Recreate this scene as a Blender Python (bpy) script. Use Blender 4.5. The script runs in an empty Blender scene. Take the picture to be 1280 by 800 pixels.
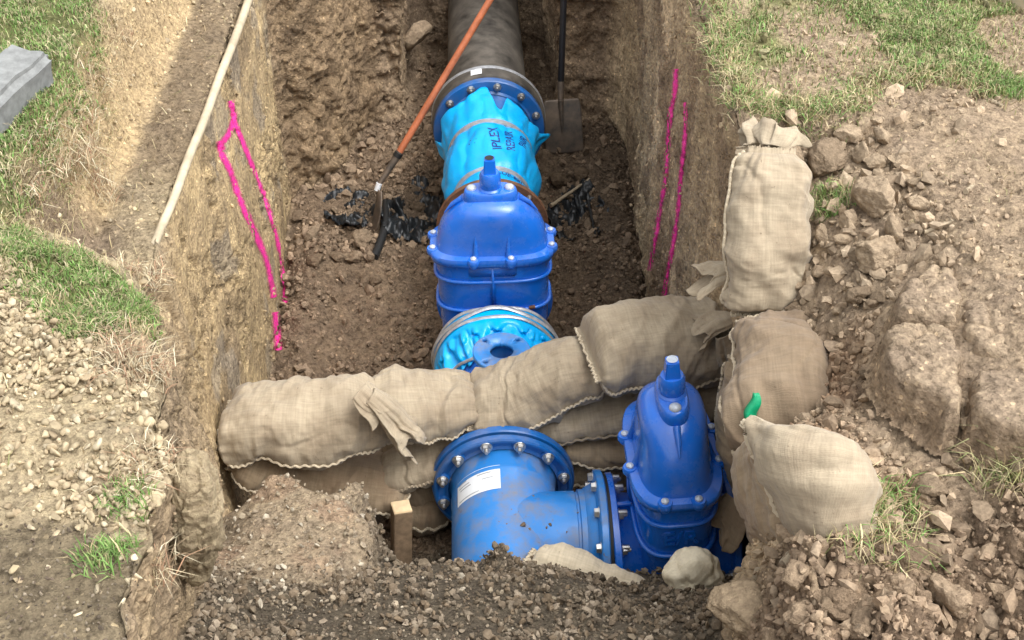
import bpy, bmesh, math, random
import numpy as np
from mathutils import Vector, Matrix
random.seed(4); RNG = np.random.default_rng(4)
R = math.radians
SC = bpy.context.scene
COL = SC.collection

# ------------------------------------------------------------------ camera
# world frame: +Y runs along the trench, pipe axis is x = 0, old ground level is z = 0
CAM = (-.084, 0.0, 1.6); YAW = .0384; PITCH = R(38.5); FPX = 1500.0
cd = bpy.data.cameras.new('camera'); cam = bpy.data.objects.new('camera', cd); COL.objects.link(cam)
cam.location = CAM; cam.rotation_euler = (R(90) - PITCH, 0, -YAW)
cd.sensor_width = 36; cd.lens = 36 * FPX / 1280; cd.clip_start = .05; cd.clip_end = 500
SC.camera = cam
# ------------------------------------------------------------------ light
SUN_EL, SUN_AZ = R(60), R(118)        # azimuth measured from +Y towards +X
w = bpy.data.worlds.new("World"); SC.world = w; w.use_nodes = True
nt = w.node_tree; bg = nt.nodes['Background']
sky = nt.nodes.new('ShaderNodeTexSky'); sky.sky_type = 'NISHITA'; sky.sun_disc = False
sky.sun_elevation = SUN_EL; sky.sun_rotation = SUN_AZ; sky.air_density = 1.2; sky.dust_density = 4; sky.ozone_density = 1
hs = nt.nodes.new('ShaderNodeHueSaturation'); hs.inputs['Saturation'].default_value = .10
nt.links.new(sky.outputs[0], hs.inputs['Color']); nt.links.new(hs.outputs[0], bg.inputs['Color'])
bg.inputs['Strength'].default_value = .15
sl = bpy.data.lights.new('sun', 'SUN'); sl.energy = .85; sl.angle = R(55); sl.color = (1, .98, .95)
so = bpy.data.objects.new('sun', sl); COL.objects.link(so)
sd = Vector((math.sin(SUN_AZ) * math.cos(SUN_EL), math.cos(SUN_AZ) * math.cos(SUN_EL), math.sin(SUN_EL)))
so.rotation_euler = sd.to_track_quat('Z', 'Y').to_euler(); so.location = (3, -2, 6)
SC.view_settings.view_transform = 'Standard'; SC.view_settings.look = 'None'
SC.view_settings.exposure = 1.2; SC.view_settings.gamma = 1

# ------------------------------------------------------------------ helpers
def ray(px, py):
    u = (px - 640) / FPX; v = (400 - py) / FPX
    fy = math.cos(PITCH) + v * math.sin(PITCH); z = -math.sin(PITCH) + v * math.cos(PITCH)
    c, s = math.cos(YAW), math.sin(YAW)
    return Vector((u * c + fy * s, -u * s + fy * c, z))
def az(px, py, z):
    d = ray(px, py); t = (z - CAM[2]) / d.z
    return Vector(CAM) + d * t
def ay(px, py, y):
    d = ray(px, py); t = y / d.y
    return Vector(CAM) + d * t

def hsh(ix, iy, iz, seed):
    h = (ix.astype(np.int64) * 73856093) ^ (iy.astype(np.int64) * 19349663) ^ (iz.astype(np.int64) * 83492791) ^ (seed * 2654435761)
    h = (h ^ (h >> 13)) & 0x7fffffff
    h = (h * 1274126177) & 0x7fffffff
    h = (h ^ (h >> 15)) & 0x7fffffff
    h = (h * 668265263) & 0x7fffffff
    h = h ^ (h >> 14)
    return (h & 0xfffff) / float(0xfffff)
def vnoise(Pn, seed=0):
    I = np.floor(Pn); f = Pn - I; f = f * f * f * (f * (f * 6 - 15) + 10); I = I.astype(np.int64)
    r = 0
    for a in (0, 1):
        wx = f[:, 0] if a else 1 - f[:, 0]
        for b in (0, 1):
            wy = f[:, 1] if b else 1 - f[:, 1]
            for c in (0, 1):
                wz = f[:, 2] if c else 1 - f[:, 2]
                r = r + wx * wy * wz * hsh(I[:, 0] + a, I[:, 1] + b, I[:, 2] + c, seed)
    return r * 2 - 1
def fbm(Pn, freq, octs=4, seed=0, gain=.5, stretch=(1, 1, 1)):
    Q = Pn * freq * np.array(stretch); r = 0; a = 1.; t = 0
    for o in range(octs):
        r = r + a * vnoise(Q + o * 17.3, seed + o); t += a; a *= gain; Q = Q * 2.03
    return r / t
def worley(Pn, freq, seed=0, stretch=(1, 1, 1)):
    Q = Pn * freq * np.array(stretch); I = np.floor(Q).astype(np.int64)
    n = len(Q); F1 = np.full(n, 9.); F2 = np.full(n, 9.); cid = np.zeros(n)
    for a in (-1, 0, 1):
        for b in (-1, 0, 1):
            for c in (-1, 0, 1):
                X, Y, Z = I[:, 0] + a, I[:, 1] + b, I[:, 2] + c
                h1 = hsh(X, Y, Z, seed); h2 = hsh(X, Y, Z, seed + 101); h3 = hsh(X, Y, Z, seed + 202)
                d = np.sqrt((X + h1 - Q[:, 0]) ** 2 + (Y + h2 - Q[:, 1]) ** 2 + (Z + h3 - Q[:, 2]) ** 2)
                m = d < F1
                F2 = np.where(m, F1, np.minimum(F2, d)); cid = np.where(m, h1 * .5 + h3 * .5, cid); F1 = np.where(m, d, F1)
    return F1, F2, cid
def S(x):
    x = np.clip(x, 0, 1); return x * x * (3 - 2 * x)
def polydist(x, y, poly, closed=True):
    """signed (closed, negative inside) or plain distance to a polyline in plan"""
    P_ = np.array(poly, float); n = len(P_); d = np.full(x.shape, 1e9); ins = np.zeros(x.shape, bool)
    for i in range(n if closed else n - 1):
        a = P_[i]; b = P_[(i + 1) % n]; e = b - a; L = max(e @ e, 1e-12)
        t = np.clip(((x - a[0]) * e[0] + (y - a[1]) * e[1]) / L, 0, 1)
        d = np.minimum(d, np.hypot(x - a[0] - t * e[0], y - a[1] - t * e[1]))
        if closed:
            c = ((a[1] > y) != (b[1] > y)); ins ^= c & (x < a[0] + (y - a[1]) * e[0] / (e[1] if abs(e[1]) > 1e-12 else 1e-12))
    return np.where(ins, -d, d) if closed else d
def pxpoly(pts, z=0.):
    return [tuple(az(a, b, z))[:2] for a, b in pts]
def mix(a, b, t):
    t = np.asarray(t)[..., None]; return a * (1 - t) + b * t

def mesh_np(name, V, F, smooth=True, mat=None, col=None, uv=None):
    """V (n,3); F (m,k) constant k"""
    me = bpy.data.meshes.new(name); V = np.ascontiguousarray(V, np.float32); F = np.ascontiguousarray(F, np.int32)
    k = F.shape[1]; me.vertices.add(len(V)); me.vertices.foreach_set('co', V.ravel())
    me.loops.add(F.size); me.loops.foreach_set('vertex_index', F.ravel())
    me.polygons.add(len(F)); me.polygons.foreach_set('loop_start', np.arange(0, F.size, k, dtype=np.int32))
    me.polygons.foreach_set('loop_total', np.full(len(F), k, np.int32))
    me.polygons.foreach_set('use_smooth', np.full(len(F), smooth, bool))
    if col is not None:
        c = np.ones((len(V), 4), np.float32); c[:, :col.shape[1]] = col
        at = me.color_attributes.new('Col', 'FLOAT_COLOR', 'POINT'); at.data.foreach_set('color', c.ravel())
    if uv is not None:
        ul = me.uv_layers.new(name='UVMap'); ul.data.foreach_set('uv', np.ascontiguousarray(uv[F.ravel()], np.float32).ravel())
    me.update(calc_edges=True); me.validate()
    if mat: me.materials.append(mat)
    return me
def link(name, me, parent=None, loc=None, rot=None):
    o = bpy.data.objects.new(name, me); COL.objects.link(o)
    if parent: o.parent = parent
    if loc is not None: o.location = loc
    if rot is not None: o.rotation_euler = rot
    return o
def tag(o, label=None, cat=None, group=None, kind=None):
    if label: o['label'] = label
    if cat: o['category'] = cat
    if group: o['group'] = group
    if kind: o['kind'] = kind
    return o
def thing(name, label, cat, loc=(0, 0, 0), rot=(0, 0, 0), group=None):
    o = bpy.data.objects.new(name, None); COL.objects.link(o); o.location = loc; o.rotation_euler = rot
    o.empty_display_size = .1
    return tag(o, label, cat, group)
def grid_faces(nu, nv, closeu=False, closev=False):
    i = np.arange(nu if closeu else nu - 1); j = np.arange(nv if closev else nv - 1)
    I, J = np.meshgrid(i, j, indexing='ij'); I2 = (I + 1) % nu; J2 = (J + 1) % nv
    return np.stack([I * nv + J, I2 * nv + J, I2 * nv + J2, I * nv + J2], -1).reshape(-1, 4)
def bm_mesh(name, bm, mat, smooth=True, auto=None):
    me = bpy.data.meshes.new(name); bmesh.ops.recalc_face_normals(bm, faces=bm.faces[:]); 
    for f in bm.faces: f.smooth = smooth
    if auto:
        for e in bm.edges:
            if len(e.link_faces) == 2 and e.calc_face_angle(0) > R(auto): e.smooth = False
    bm.to_mesh(me); bm.free(); me.materials.append(mat); return me

# ------------------------------------------------------------------ materials
def newmat(name):
    m = bpy.data.materials.new(name); m.use_nodes = True; n = m.node_tree
    return m, n, n.nodes['Principled BSDF'], n.links
def nd(n, t, **kw):
    x = n.nodes.new(t)
    for k, v in kw.items(): setattr(x, k, v)
    return x
def noise(n, scale, detail=5, vec=None, rough=.55):
    t = nd(n, 'ShaderNodeTexNoise'); t.inputs['Scale'].default_value = scale; t.inputs['Detail'].default_value = detail
    t.inputs['Roughness'].default_value = rough
    if vec is not None: n.links.new(vec, t.inputs['Vector'])
    return t
def ramp(n, fac, stops):
    r = nd(n, 'ShaderNodeValToRGB'); e = r.color_ramp.elements
    while len(e) < len(stops): e.new(.5)
    for i, (p, c) in enumerate(stops):
        e[i].position = p; e[i].color = tuple(c) + (1,) if len(c) == 3 else c
    n.links.new(fac, r.inputs[0]); return r
def mixc(n, fac, a, b, mode='MIX'):
    m = nd(n, 'ShaderNodeMix', data_type='RGBA', blend_type=mode)
    for sock, v in ((m.inputs[0], fac), (m.inputs[6], a), (m.inputs[7], b)):
        if hasattr(v, 'is_linked') or hasattr(v, 'links'): n.links.new(v, sock)
        elif isinstance(v, (int, float)): sock.default_value = v
        else: sock.default_value = tuple(v) + (1,)
    return m.outputs[2]
def bump(n, h, strength, dist, prev=None):
    b = nd(n, 'ShaderNodeBump'); b.inputs['Strength'].default_value = strength; b.inputs['Distance'].default_value = dist
    n.links.new(h, b.inputs['Height'])
    if prev is not None: n.links.new(prev, b.inputs['Normal'])
    return b.outputs[0]
def objc(n):
    return nd(n, 'ShaderNodeTexCoord').outputs['Object']

def soil_mat():
    m, n, b, l = newmat('soil'); oc = objc(n)
    at = nd(n, 'ShaderNodeAttribute'); at.attribute_name = 'Col'
    n1 = noise(n, 55, 8, oc, .62); n2 = noise(n, 260, 5, oc, .6); n3 = noise(n, 9, 6, oc, .6)
    r1 = ramp(n, n1.outputs[0], [(.3, (.45, .43, .41)), (.48, (.98, .97, .95)), (.7, (1.4, 1.38, 1.34))])
    r3 = ramp(n, n3.outputs[0], [(.3, (.8, .79, .8)), (.7, (1.2, 1.19, 1.14))])
    c = mixc(n, 1.0, at.outputs[0], r1.outputs[0], 'MULTIPLY'); c = mixc(n, 1.0, c, r3.outputs[0], 'MULTIPLY')
    v = nd(n, 'ShaderNodeTexVoronoi'); v.inputs['Scale'].default_value = 120; l.new(oc, v.inputs['Vector'])
    r2 = ramp(n, v.outputs['Color'], [(.0, (.82, .8, .8)), (.86, (1.05, 1.05, 1.04)), (.95, (1.9, 1.85, 1.75))])
    c = mixc(n, 1.0, c, r2.outputs[0], 'MULTIPLY')
    l.new(c, b.inputs['Base Color']); b.inputs['Roughness'].default_value = .95; b.inputs['Specular IOR Level'].default_value = .15
    p = bump(n, n1.outputs[0], 1.0, .018); l.new(at.outputs['Alpha'], p.node.inputs['Strength']); p = bump(n, v.outputs['Distance'], .5, .006, p); p = bump(n, n2.outputs[0], .6, .003, p)
    l.new(p, b.inputs['Normal']); return m
def stone_mat(name, rough=.85, sc=90):
    m, n, b, l = newmat(name); oc = objc(n)
    at = nd(n, 'ShaderNodeAttribute'); at.attribute_name = 'Col'
    n1 = noise(n, sc, 6, oc, .6)
    r1 = ramp(n, n1.outputs[0], [(.3, (.72, .7, .68)), (.7, (1.25, 1.24, 1.2))])
    c = mixc(n, 1.0, at.outputs[0], r1.outputs[0], 'MULTIPLY'); l.new(c, b.inputs['Base Color'])
    b.inputs['Roughness'].default_value = rough; b.inputs['Specular IOR Level'].default_value = .25
    l.new(bump(n, n1.outputs[0], .5, .004), b.inputs['Normal']); return m
def clod_mat(name, base, dark, objcol=False):
    m, n, b, l = newmat(name); oc = nd(n, 'ShaderNodeNewGeometry').outputs['Position']
    n1 = noise(n, 60, 9, oc, .65); n2 = noise(n, 22, 5, oc); n3 = noise(n, 240, 4, oc)
    c = ramp(n, n1.outputs[0], [(.3, dark), (.62, base), (.8, tuple(min(1, x * 1.25) for x in base))]).outputs[0]
    oi = nd(n, 'ShaderNodeObjectInfo')
    if objcol: c = mixc(n, 1.0, oi.outputs['Color'], ramp(n, n1.outputs[0], [(.3, (.62, .6, .58)), (.68, (1.3, 1.28, 1.24))]).outputs[0], 'MULTIPLY')
    rr = ramp(n, oi.outputs['Random'], [(0, (.8, .79, .77)), (1, (1.15, 1.15, 1.14))])
    c = mixc(n, 1.0, c, rr.outputs[0], 'MULTIPLY'); l.new(c, b.inputs['Base Color'])
    b.inputs['Roughness'].default_value = .95; b.inputs['Specular IOR Level'].default_value = .15
    p = bump(n, n2.outputs[0], .5, .02); p = bump(n, n1.outputs[0], .8, .012, p); p = bump(n, n3.outputs[0], .5, .003, p)
    l.new(p, b.inputs['Normal']); return m
def burlap_mat(name='burlap', base=(.40, .33, .235), dirt=(.20, .145, .095), amt=.85):
    m, n, b, l = newmat(name); uv = nd(n, 'ShaderNodeTexCoord').outputs['UV']; oc = objc(n)
    hs = []
    wob = noise(n, 25, 3, uv); 
    for ax in ('X', 'Y'):
        t = nd(n, 'ShaderNodeTexWave', bands_direction=ax); t.inputs['Scale'].default_value = 130; t.inputs['Distortion'].default_value = 4
        t.inputs['Detail'].default_value = 2; t.inputs['Detail Scale'].default_value = 1.2; l.new(uv, t.inputs['Vector']); hs.append(t.outputs['Fac'])
    ma = nd(n, 'ShaderNodeMath', operation='ADD'); l.new(hs[0], ma.inputs[0]); l.new(hs[1], ma.inputs[1])
    mp = nd(n, 'ShaderNodeMapping'); mp.inputs['Scale'].default_value = (12, 160, 1); l.new(uv, mp.inputs['Vector'])
    mq = nd(n, 'ShaderNodeMapping'); mq.inputs['Scale'].default_value = (160, 12, 1); l.new(uv, mq.inputs['Vector'])
    sx = noise(n, 1, 3, mp.outputs[0]); sy = noise(n, 1, 3, mq.outputs[0])
    ms = nd(n, 'ShaderNodeMath', operation='ADD'); l.new(sx.outputs[0], ms.inputs[0]); l.new(sy.outputs[0], ms.inputs[1])
    hv = nd(n, 'ShaderNodeMath', operation='MULTIPLY'); l.new(ms.outputs[0], hv.inputs[0]); hv.inputs[1].default_value = .5
    c1 = ramp(n, hv.outputs[0], [(.3, tuple(x * .78 for x in base)), (.7, tuple(x * 1.18 for x in base))]).outputs[0]
    wv = ramp(n, ma.outputs[0], [(.2, (.72, .7, .68)), (1.0, (1.12, 1.12, 1.1))]); wv.color_ramp.elements[0].position = .15
    hm = nd(n, 'ShaderNodeMath', operation='MULTIPLY'); l.new(ma.outputs[0], hm.inputs[0]); hm.inputs[1].default_value = .5; l.new(hm.outputs[0], wv.inputs[0])
    c1 = mixc(n, .15, c1, wv.outputs[0], 'MULTIPLY')
    d = noise(n, 6, 8, oc, .62); dm = ramp(n, d.outputs[0], [(.5 - .08 * amt, (0, 0, 0)), (.8, (amt,) * 3)])
    c1 = mixc(n, dm.outputs[0], c1, dirt)
    sp = noise(n, 70, 5, oc, .7); sm = ramp(n, sp.outputs[0], [(.64, (0, 0, 0)), (.7, (.75,) * 3)])
    c1 = mixc(n, sm.outputs[0], c1, tuple(x * .8 for x in dirt))
    l.new(c1, b.inputs['Base Color']); b.inputs['Roughness'].default_value = .95; b.inputs['Specular IOR Level'].default_value = .1
    b.inputs['Sheen Weight'].default_value = .15
    p = bump(n, ma.outputs[0], .2, .0012); p = bump(n, hv.outputs[0], .5, .003, p)
    g = noise(n, 18, 5, oc, .6); p = bump(n, g.outputs[0], .5, .008, p)
    l.new(p, b.inputs['Normal']); return m
def paint_mat(name, base, rough=.28, dust=.3, dustc=(.34, .28, .22), coat=.4, dscale=9):
    m, n, b, l = newmat(name); oc = objc(n)
    a = noise(n, dscale, 9, oc, .68); geo = nd(n, 'ShaderNodeNewGeometry'); sep = nd(n, 'ShaderNodeSeparateXYZ'); l.new(geo.outputs['Normal'], sep.inputs[0])
    up = nd(n, 'ShaderNodeMapRange'); up.inputs[1].default_value = -.2; up.inputs[2].default_value = 1; up.inputs[3].default_value = .35; up.inputs[4].default_value = 1; l.new(sep.outputs[2], up.inputs[0])
    dm = ramp(n, a.outputs[0], [(.44, (0, 0, 0)), (.68, (dust,) * 3)])
    mu = nd(n, 'ShaderNodeMath', operation='MULTIPLY'); l.new(dm.outputs[0], mu.inputs[0]); l.new(up.outputs[0], mu.inputs[1])
    v = noise(n, 3, 3, oc); vc = ramp(n, v.outputs[0], [(.3, tuple(x * .85 for x in base)), (.7, tuple(min(1, x * 1.15) for x in base))])
    c = mixc(n, mu.outputs[0], vc.outputs[0], dustc); l.new(c, b.inputs['Base Color'])
    sp = noise(n, 48, 6, oc, .65); sm = ramp(n, sp.outputs[0], [(.62, (0, 0, 0)), (.68, (min(.8, dust * 1.6),) * 3)]); big = noise(n, 5, 2, oc); bm_ = ramp(n, big.outputs[0], [(.45, (0, 0, 0)), (.6, (1, 1, 1))]); c = mixc(n, mixc(n, 1.0, sm.outputs[0], bm_.outputs[0], 'MULTIPLY'), c, (.17, .125, .085)); l.new(c, b.inputs['Base Color'])
    rr = nd(n, 'ShaderNodeMapRange'); rr.inputs[3].default_value = rough; rr.inputs[4].default_value = .85; rr.inputs[2].default_value = .5; l.new(mu.outputs[0], rr.inputs[0]); l.new(rr.outputs[0], b.inputs['Roughness'])
    b.inputs['Coat Weight'].default_value = coat; b.inputs['Coat Roughness'].default_value = .12
    o = noise(n, 160, 2, oc); o2 = noise(n, 14, 3, oc); p = bump(n, o2.outputs[0], .25, .006); l.new(bump(n, o.outputs[0], .12, .002, p), b.inputs['Normal']); return m
def simple_mat(name, base, rough=.6, metal=0, var=.2, scale=30, bmp=.3, bd=.003, spec=.5, second=None):
    m, n, b, l = newmat(name); oc = objc(n); a = noise(n, scale, 7, oc, .62)
    c = ramp(n, a.outputs[0], [(.3, tuple(x * (1 - var) for x in base)), (.7, second or tuple(min(1, x * (1 + var)) for x in base))])
    l.new(c.outputs[0], b.inputs['Base Color']); b.inputs['Roughness'].default_value = rough; b.inputs['Metallic'].default_value = metal
    b.inputs['Specular IOR Level'].default_value = spec
    l.new(bump(n, a.outputs[0], bmp, bd), b.inputs['Normal']); return m

M = {}
M['soil'] = soil_mat()
M['gravel'] = stone_mat('gravel', .8); M['pebble'] = stone_mat('pebble', .75, 60); M['crumb'] = stone_mat('soil_crumb', .95, 120)
M['grass'] = stone_mat('grass_blade', .6, 20)
M['clod_pale'] = clod_mat('pale_clod', (.44, .34, .24), (.22, .165, .11), True)
M['clod_brown'] = clod_mat('brown_clod', (.27, .195, .135), (.12, .085, .06), True)
M['burlap'] = burlap_mat(); M['burlap_dirty_shade'] = burlap_mat('dirty_shaded_burlap', (.34, .26, .17), (.22, .145, .09), .95)
M['burlap_soil'] = burlap_mat('soil_covered_burlap', (.26, .195, .13), (.19, .135, .09), 1.0)
M['fleece'] = simple_mat('cream_fleece', (.84, .75, .56), .95, 0, .1, 120, .9, .004, .1)
M['burlap_pale'] = burlap_mat('pale_burlap', (.60, .51, .37), (.35, .27, .18), .3)
M['blue'] = paint_mat('blue_epoxy', (.005, .15, .68), .22, .22, coat=.5)
M['blue_dusty'] = paint_mat('dusty_blue_coating', (.02, .21, .60), .36, .95, (.23, .21, .19), .25, 8)
M['blue_dark'] = paint_mat('dark_blue_flange_coating', (.008, .12, .40), .35, .35, coat=.2)
M['wrap'] = simple_mat('blue_plastic_film', (.0, .42, .96), .28, 0, .12, 9, .25, .006)
M['steel'] = simple_mat('zinc_steel', (.55, .54, .52), .35, .9, .3, 60)
M['cap'] = simple_mat('pale_bolt_cap', (.50, .55, .62), .4, .2, .12, 80)
M['rust'] = simple_mat('rusty_steel', (.15, .07, .038), .75, .2, .5, 22, .5, .004, second=(.30, .145, .075))
M['pe'] = simple_mat('black_polyethylene', (.022, .021, .020), .5, 0, .4, 8, .3, .004, second=(.17, .15, .125))
M['gasket'] = simple_mat('black_rubber', (.012, .012, .012), .6)
M['tape'] = simple_mat('silver_tape', (.45, .46, .48), .42, .45, .3, 30, .5, .006)
M['sticker'] = simple_mat('white_sticker', (.78, .80, .82), .5, 0, .06, 14)
M['ink'] = simple_mat('dark_blue_ink', (.01, .03, .22), .5)
M['greyink'] = simple_mat('grey_print', (.35, .36, .38), .6)
M['orange'] = simple_mat('orange_fibreglass', (.46, .14, .06), .5, 0, .3, 18, .2, .002)
M['blackh'] = simple_mat('black_handle', (.015, .016, .02), .4)
M['spade'] = simple_mat('muddy_spade_steel', (.10, .095, .09), .6, .5, .3, 12, .4, .004, second=(.24, .18, .13))
M['wood'] = simple_mat('fresh_cut_wood', (.74, .56, .34), .7, 0, .15, 40)
M['woodside'] = simple_mat('weathered_wood', (.22, .15, .09), .8, 0, .35, 40, .4)
M['stick'] = simple_mat('dry_stick', (.35, .28, .19), .85, 0, .3, 60, .4)
M['plastic_black'] = simple_mat('black_plastic_sheet', (.014, .016, .018), .4, 0, .4, 10, .4, .006)
M['white_pvc'] = simple_mat('cream_plastic', (.46, .38, .26), .7, 0, .35, 9, .4, .004)
M['concrete'] = simple_mat('grey_concrete', (.20, .205, .20), .9, 0, .3, 30, .5, .004)
M['green'] = simple_mat('green_plastic', (.0, .30, .13), .5, 0, .2, 60)
m, n_, b_, l_ = newmat('pink_spray_paint'); oc_ = objc(n_); a_ = noise(n_, 150, 6, oc_, .75)
at_ = nd(n_, 'ShaderNodeAttribute'); at_.attribute_name = 'Col'
ad_ = nd(n_, 'ShaderNodeMath', operation='ADD'); l_.new(a_.outputs[0], ad_.inputs[0]); l_.new(at_.outputs['Fac'], ad_.inputs[1])
rp_ = ramp(n_, ad_.outputs[0], [(.72, (0, 0, 0)), (1.12, (1, 1, 1))]); l_.new(rp_.outputs[0], b_.inputs['Alpha'])
b_.inputs['Base Color'].default_value = (.92, .04, .34, 1); b_.inputs['Roughness'].default_value = .7
l_.new(bump(n_, noise(n_, 55, 8, oc_, .6).outputs[0], .8, .012), b_.inputs['Normal'])
M['pink'] = m
# ------------------------------------------------------------------ ground and trench: one sheet
ST = [  # (lip xyz, base xyz), round the pit from the back left towards the camera and back along the right
 ((-.60, 5.82, -.25), (-.62, 5.76, -1.6)), ((-.67, 5.78, -.25), (-.67, 5.66, -1.6)), ((-.72, 5.45, -.3), (-.74, 5.36, -1.62)),
 ((-.84, 5.28, -.3), (-.88, 5.22, -1.65)), ((-.97, 5.2, -.3), (-.985, 5.16, -1.66)), ((-.965, 5.0, -.3), (-.98, 4.95, -1.67)), ((-.957, 4.39, -.3), (-.955, 4.4, -1.68)),
 ((-.964, 3.4, -.3), (-.93, 3.55, -1.68)), ((-.955, 2.75, -.27), (-.92, 2.95, -1.68)), ((-.93, 2.45, -.2), (-.90, 2.72, -1.5)),
 ((-.83, 2.17, -.1), (-.86, 2.48, -1.1)), ((-.745, 1.9, -.05), (-.82, 2.2, -.95)), ((-.68, 1.62, -.03), (-.77, 1.9, -.72)),
 ((-.66, 1.4, 0), (-.73, 1.65, -.55)), ((-.655, 1.2, 0), (-.70, 1.4, -.42)), ((-.66, .9, 0), (-.56, 1.15, -.3)),
 ((-.1, .70, -.05), (-.1, 1.0, -.28)), ((.35, .75, -.05), (.28, 1.12, -.33)), ((.50, 1.15, -.12), (.38, 1.36, -.42)),
 ((.52, 1.5, -.15), (.42, 1.6, -.5)), ((.56, 1.75, -.2), (.56, 1.95, -.82)), ((.64, 2.1, -.36), (.82, 2.24, -1.3)),
 ((.64, 2.4, -.36), (.84, 2.5, -1.4)), ((.65, 2.65, -.16), (.82, 2.9, -1.6)), ((.645, 2.85, 0), (.71, 3.3, -1.66)),
 ((.635, 3.1, 0), (.69, 3.8, -1.68)), ((.65, 3.64, 0), (.69, 4.2, -1.68)), ((.68, 4.5, 0), (.715, 4.9, -1.68)),
 ((.72, 5.55, 0), (.75, 5.45, -1.65)), ((.69, 5.80, -.1), (.70, 5.72, -1.62)), ((.34, 5.86, -.2), (.33, 5.80, -1.6)),
 ((.30, 6.6, -.2), (.30, 6.5, -1.6)), ((-.38, 6.6, -.2), (-.36, 6.5, -1.6)), ((-.40, 5.86, -.2), (-.40, 5.80, -1.6))]
def resample(pts, step):
    A = np.array([p[0] for p in pts] + [pts[0][0]]); B = np.array([p[1] for p in pts] + [pts[0][1]])
    L = np.maximum(np.linalg.norm(np.diff(A, axis=0)[:, :2], axis=1), .8 * np.linalg.norm(np.diff(B, axis=0)[:, :2], axis=1))
    s = np.concatenate([[0], np.cumsum(L)]); n = int(s[-1] / step); t = np.linspace(0, s[-1], n, endpoint=False)
    f = lambda Q: np.stack([np.interp(t, s, Q[:, k]) for k in range(3)], 1)
    a, b = f(A), f(B)
    ker = np.hanning(13)[1:-1]; ker /= ker.sum(); h = len(ker) // 2
    sm = lambda q: np.stack([np.convolve(np.concatenate([q[-h:, k], q[:, k], q[:h, k]]), ker, 'valid') for k in range(3)], 1)
    return sm(a), sm(b)
LIP, BAS = resample(ST, .0115)
_fr = np.where(LIP[:, 1] < 2.7, 1, .45)[:, None]
_l2 = LIP.copy(); _l2[:, 2] = 0
for k_ in (0, 1): LIP[:, k_] += _fr[:, 0] * (.035 * fbm(_l2, 4, 3, 400 + k_) + .022 * fbm(_l2, 16, 3, 404 + k_))
LIP[:, 2] += .03 * fbm(_l2, 7, 3, 408) * _fr[:, 0]
NT = len(LIP)
slabP = pxpoly([(1098, 400), (1120, 360), (1175, 325), (1230, 305), (1330, 290), (1500, 300), (1500, 560), (1290, 535), (1215, 512), (1150, 485), (1110, 452)], 0)
crackA = pxpoly([(1178, 372), (1196, 392), (1204, 408), (1222, 420), (1216, 440), (1252, 449)], 0)
crackB = pxpoly([(1207, 350), (1204, 370), (1206, 392), (1190, 402)], 0)
crackC = pxpoly([(1098, 400), (1106, 440), (1150, 485), (1190, 490), (1215, 512), (1290, 535), (1400, 560)], 0)
crackD = pxpoly([(1095, 330), (1170, 335), (1215, 350), (1260, 345), (1330, 360)], 0)
def Gz(x, y):
    z = -.30 * S((y - 2.40) / .22) * S((x + 1.28) / .15) * S((-.3 - x) / .3) * 1.0
    z = z - .11 * S((2.88 - y) / .07) * S((1.12 - x) / .35) * S((x - .1) / .3)
    z = z - .07 * S((2.0 - y) / .5) * S((x - .2) / .3)
    z = z - .17 * S((2.75 - y) / .25) * S((y - 1.8) / .25) * S((.88 - x) / .24) * S((x - .2) / .2)
    sd = polydist(x, y, slabP)
    z = z + .012 * S(-sd / .1 + .3)
    z = z - .05 * S((.95 - np.abs(x)) / .4) * S((1.3 - y) / .4)
    wig = .012 * np.sin(x * 61 + y * 47) + .008 * np.sin(x * 133 - y * 90)
    for c, dp, wd in ((crackC, .02, .03),):
        d = polydist(x + wig, y + wig, c, False); z = z - dp * np.exp(-(d / wd) ** 2)
    # hollow beside the tussock at the lower right and turned-up ridge
    h = np.hypot((x - .80), (y - 1.25)); z = z - .09 * np.exp(-(h / .09) ** 2)
    z = z + .05 * np.exp(-(((x - .64) / .08) ** 2 + ((y - 1.28) / .13) ** 2))
    return z
def Fz(x, y):
    ch = np.interp(y, [.9, 1.3, 1.63, 2.0, 2.26, 2.38, 2.55, 2.9], [-.25, -.42, -.60, -.86, -1.08, -1.25, -1.5, -1.62])
    ch = ch - .07 * S((x - .12) / .2) * S((y - 1.7) / .3) * S((2.6 - y) / .2) + .085 * np.exp(-(((x + .035) / .045) ** 2 + ((y - 2.24) / .06) ** 2))
    flo = -1.68 + .03 * S((y - 4.9) / .6)
    ch = np.where(y > 2.55, np.minimum(np.interp(y, [2.55, 2.9, 3.1], [-1.5, -1.6, -1.68]), -1.5), ch)
    # earth ledge left in front of the sacks
    edge = -.40 + .05 * np.sin(y * 17) + .04 * np.sin(x * 23) + .06 * fbm(np.stack([x, y, x * 0], 1), 7, 3, 77)
    m = S((edge - x) / .20 + .45) * S((2.64 + .04 * np.sin(x * 25) - y) / .15) * S((y - 1.9) / .35)
    led = np.interp(y, [1.8, 2.2, 2.62], [-.78, -.93, -1.03]) + .03 * np.sin(x * 9 + 1)
    z = ch * (1 - m) + led * m
    # gravel deeper beside the tee barrel, left
    g = np.exp(-(((x + .30) / .09) ** 2 + ((y - 2.45) / .16) ** 2)); z = z - .03 * g * (1 - m)
    z = np.where(y > 2.9, flo + (z - flo) * np.exp(-(y - 2.9) / .1), z)
    # loose heaps on the far floor
    z = z + .07 * np.exp(-(((x + .60) / .25) ** 2 + ((y - 4.55) / .35) ** 2)) + .10 * np.exp(-(((x + .85) / .12) ** 2 + ((y - 4.4) / .7) ** 2))
    z = z + .10 * np.exp(-(((x - .62) / .13) ** 2 + ((y - 4.5) / .9) ** 2)) + .03 * S((y - 5.0) / .7)
    return z
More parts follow.
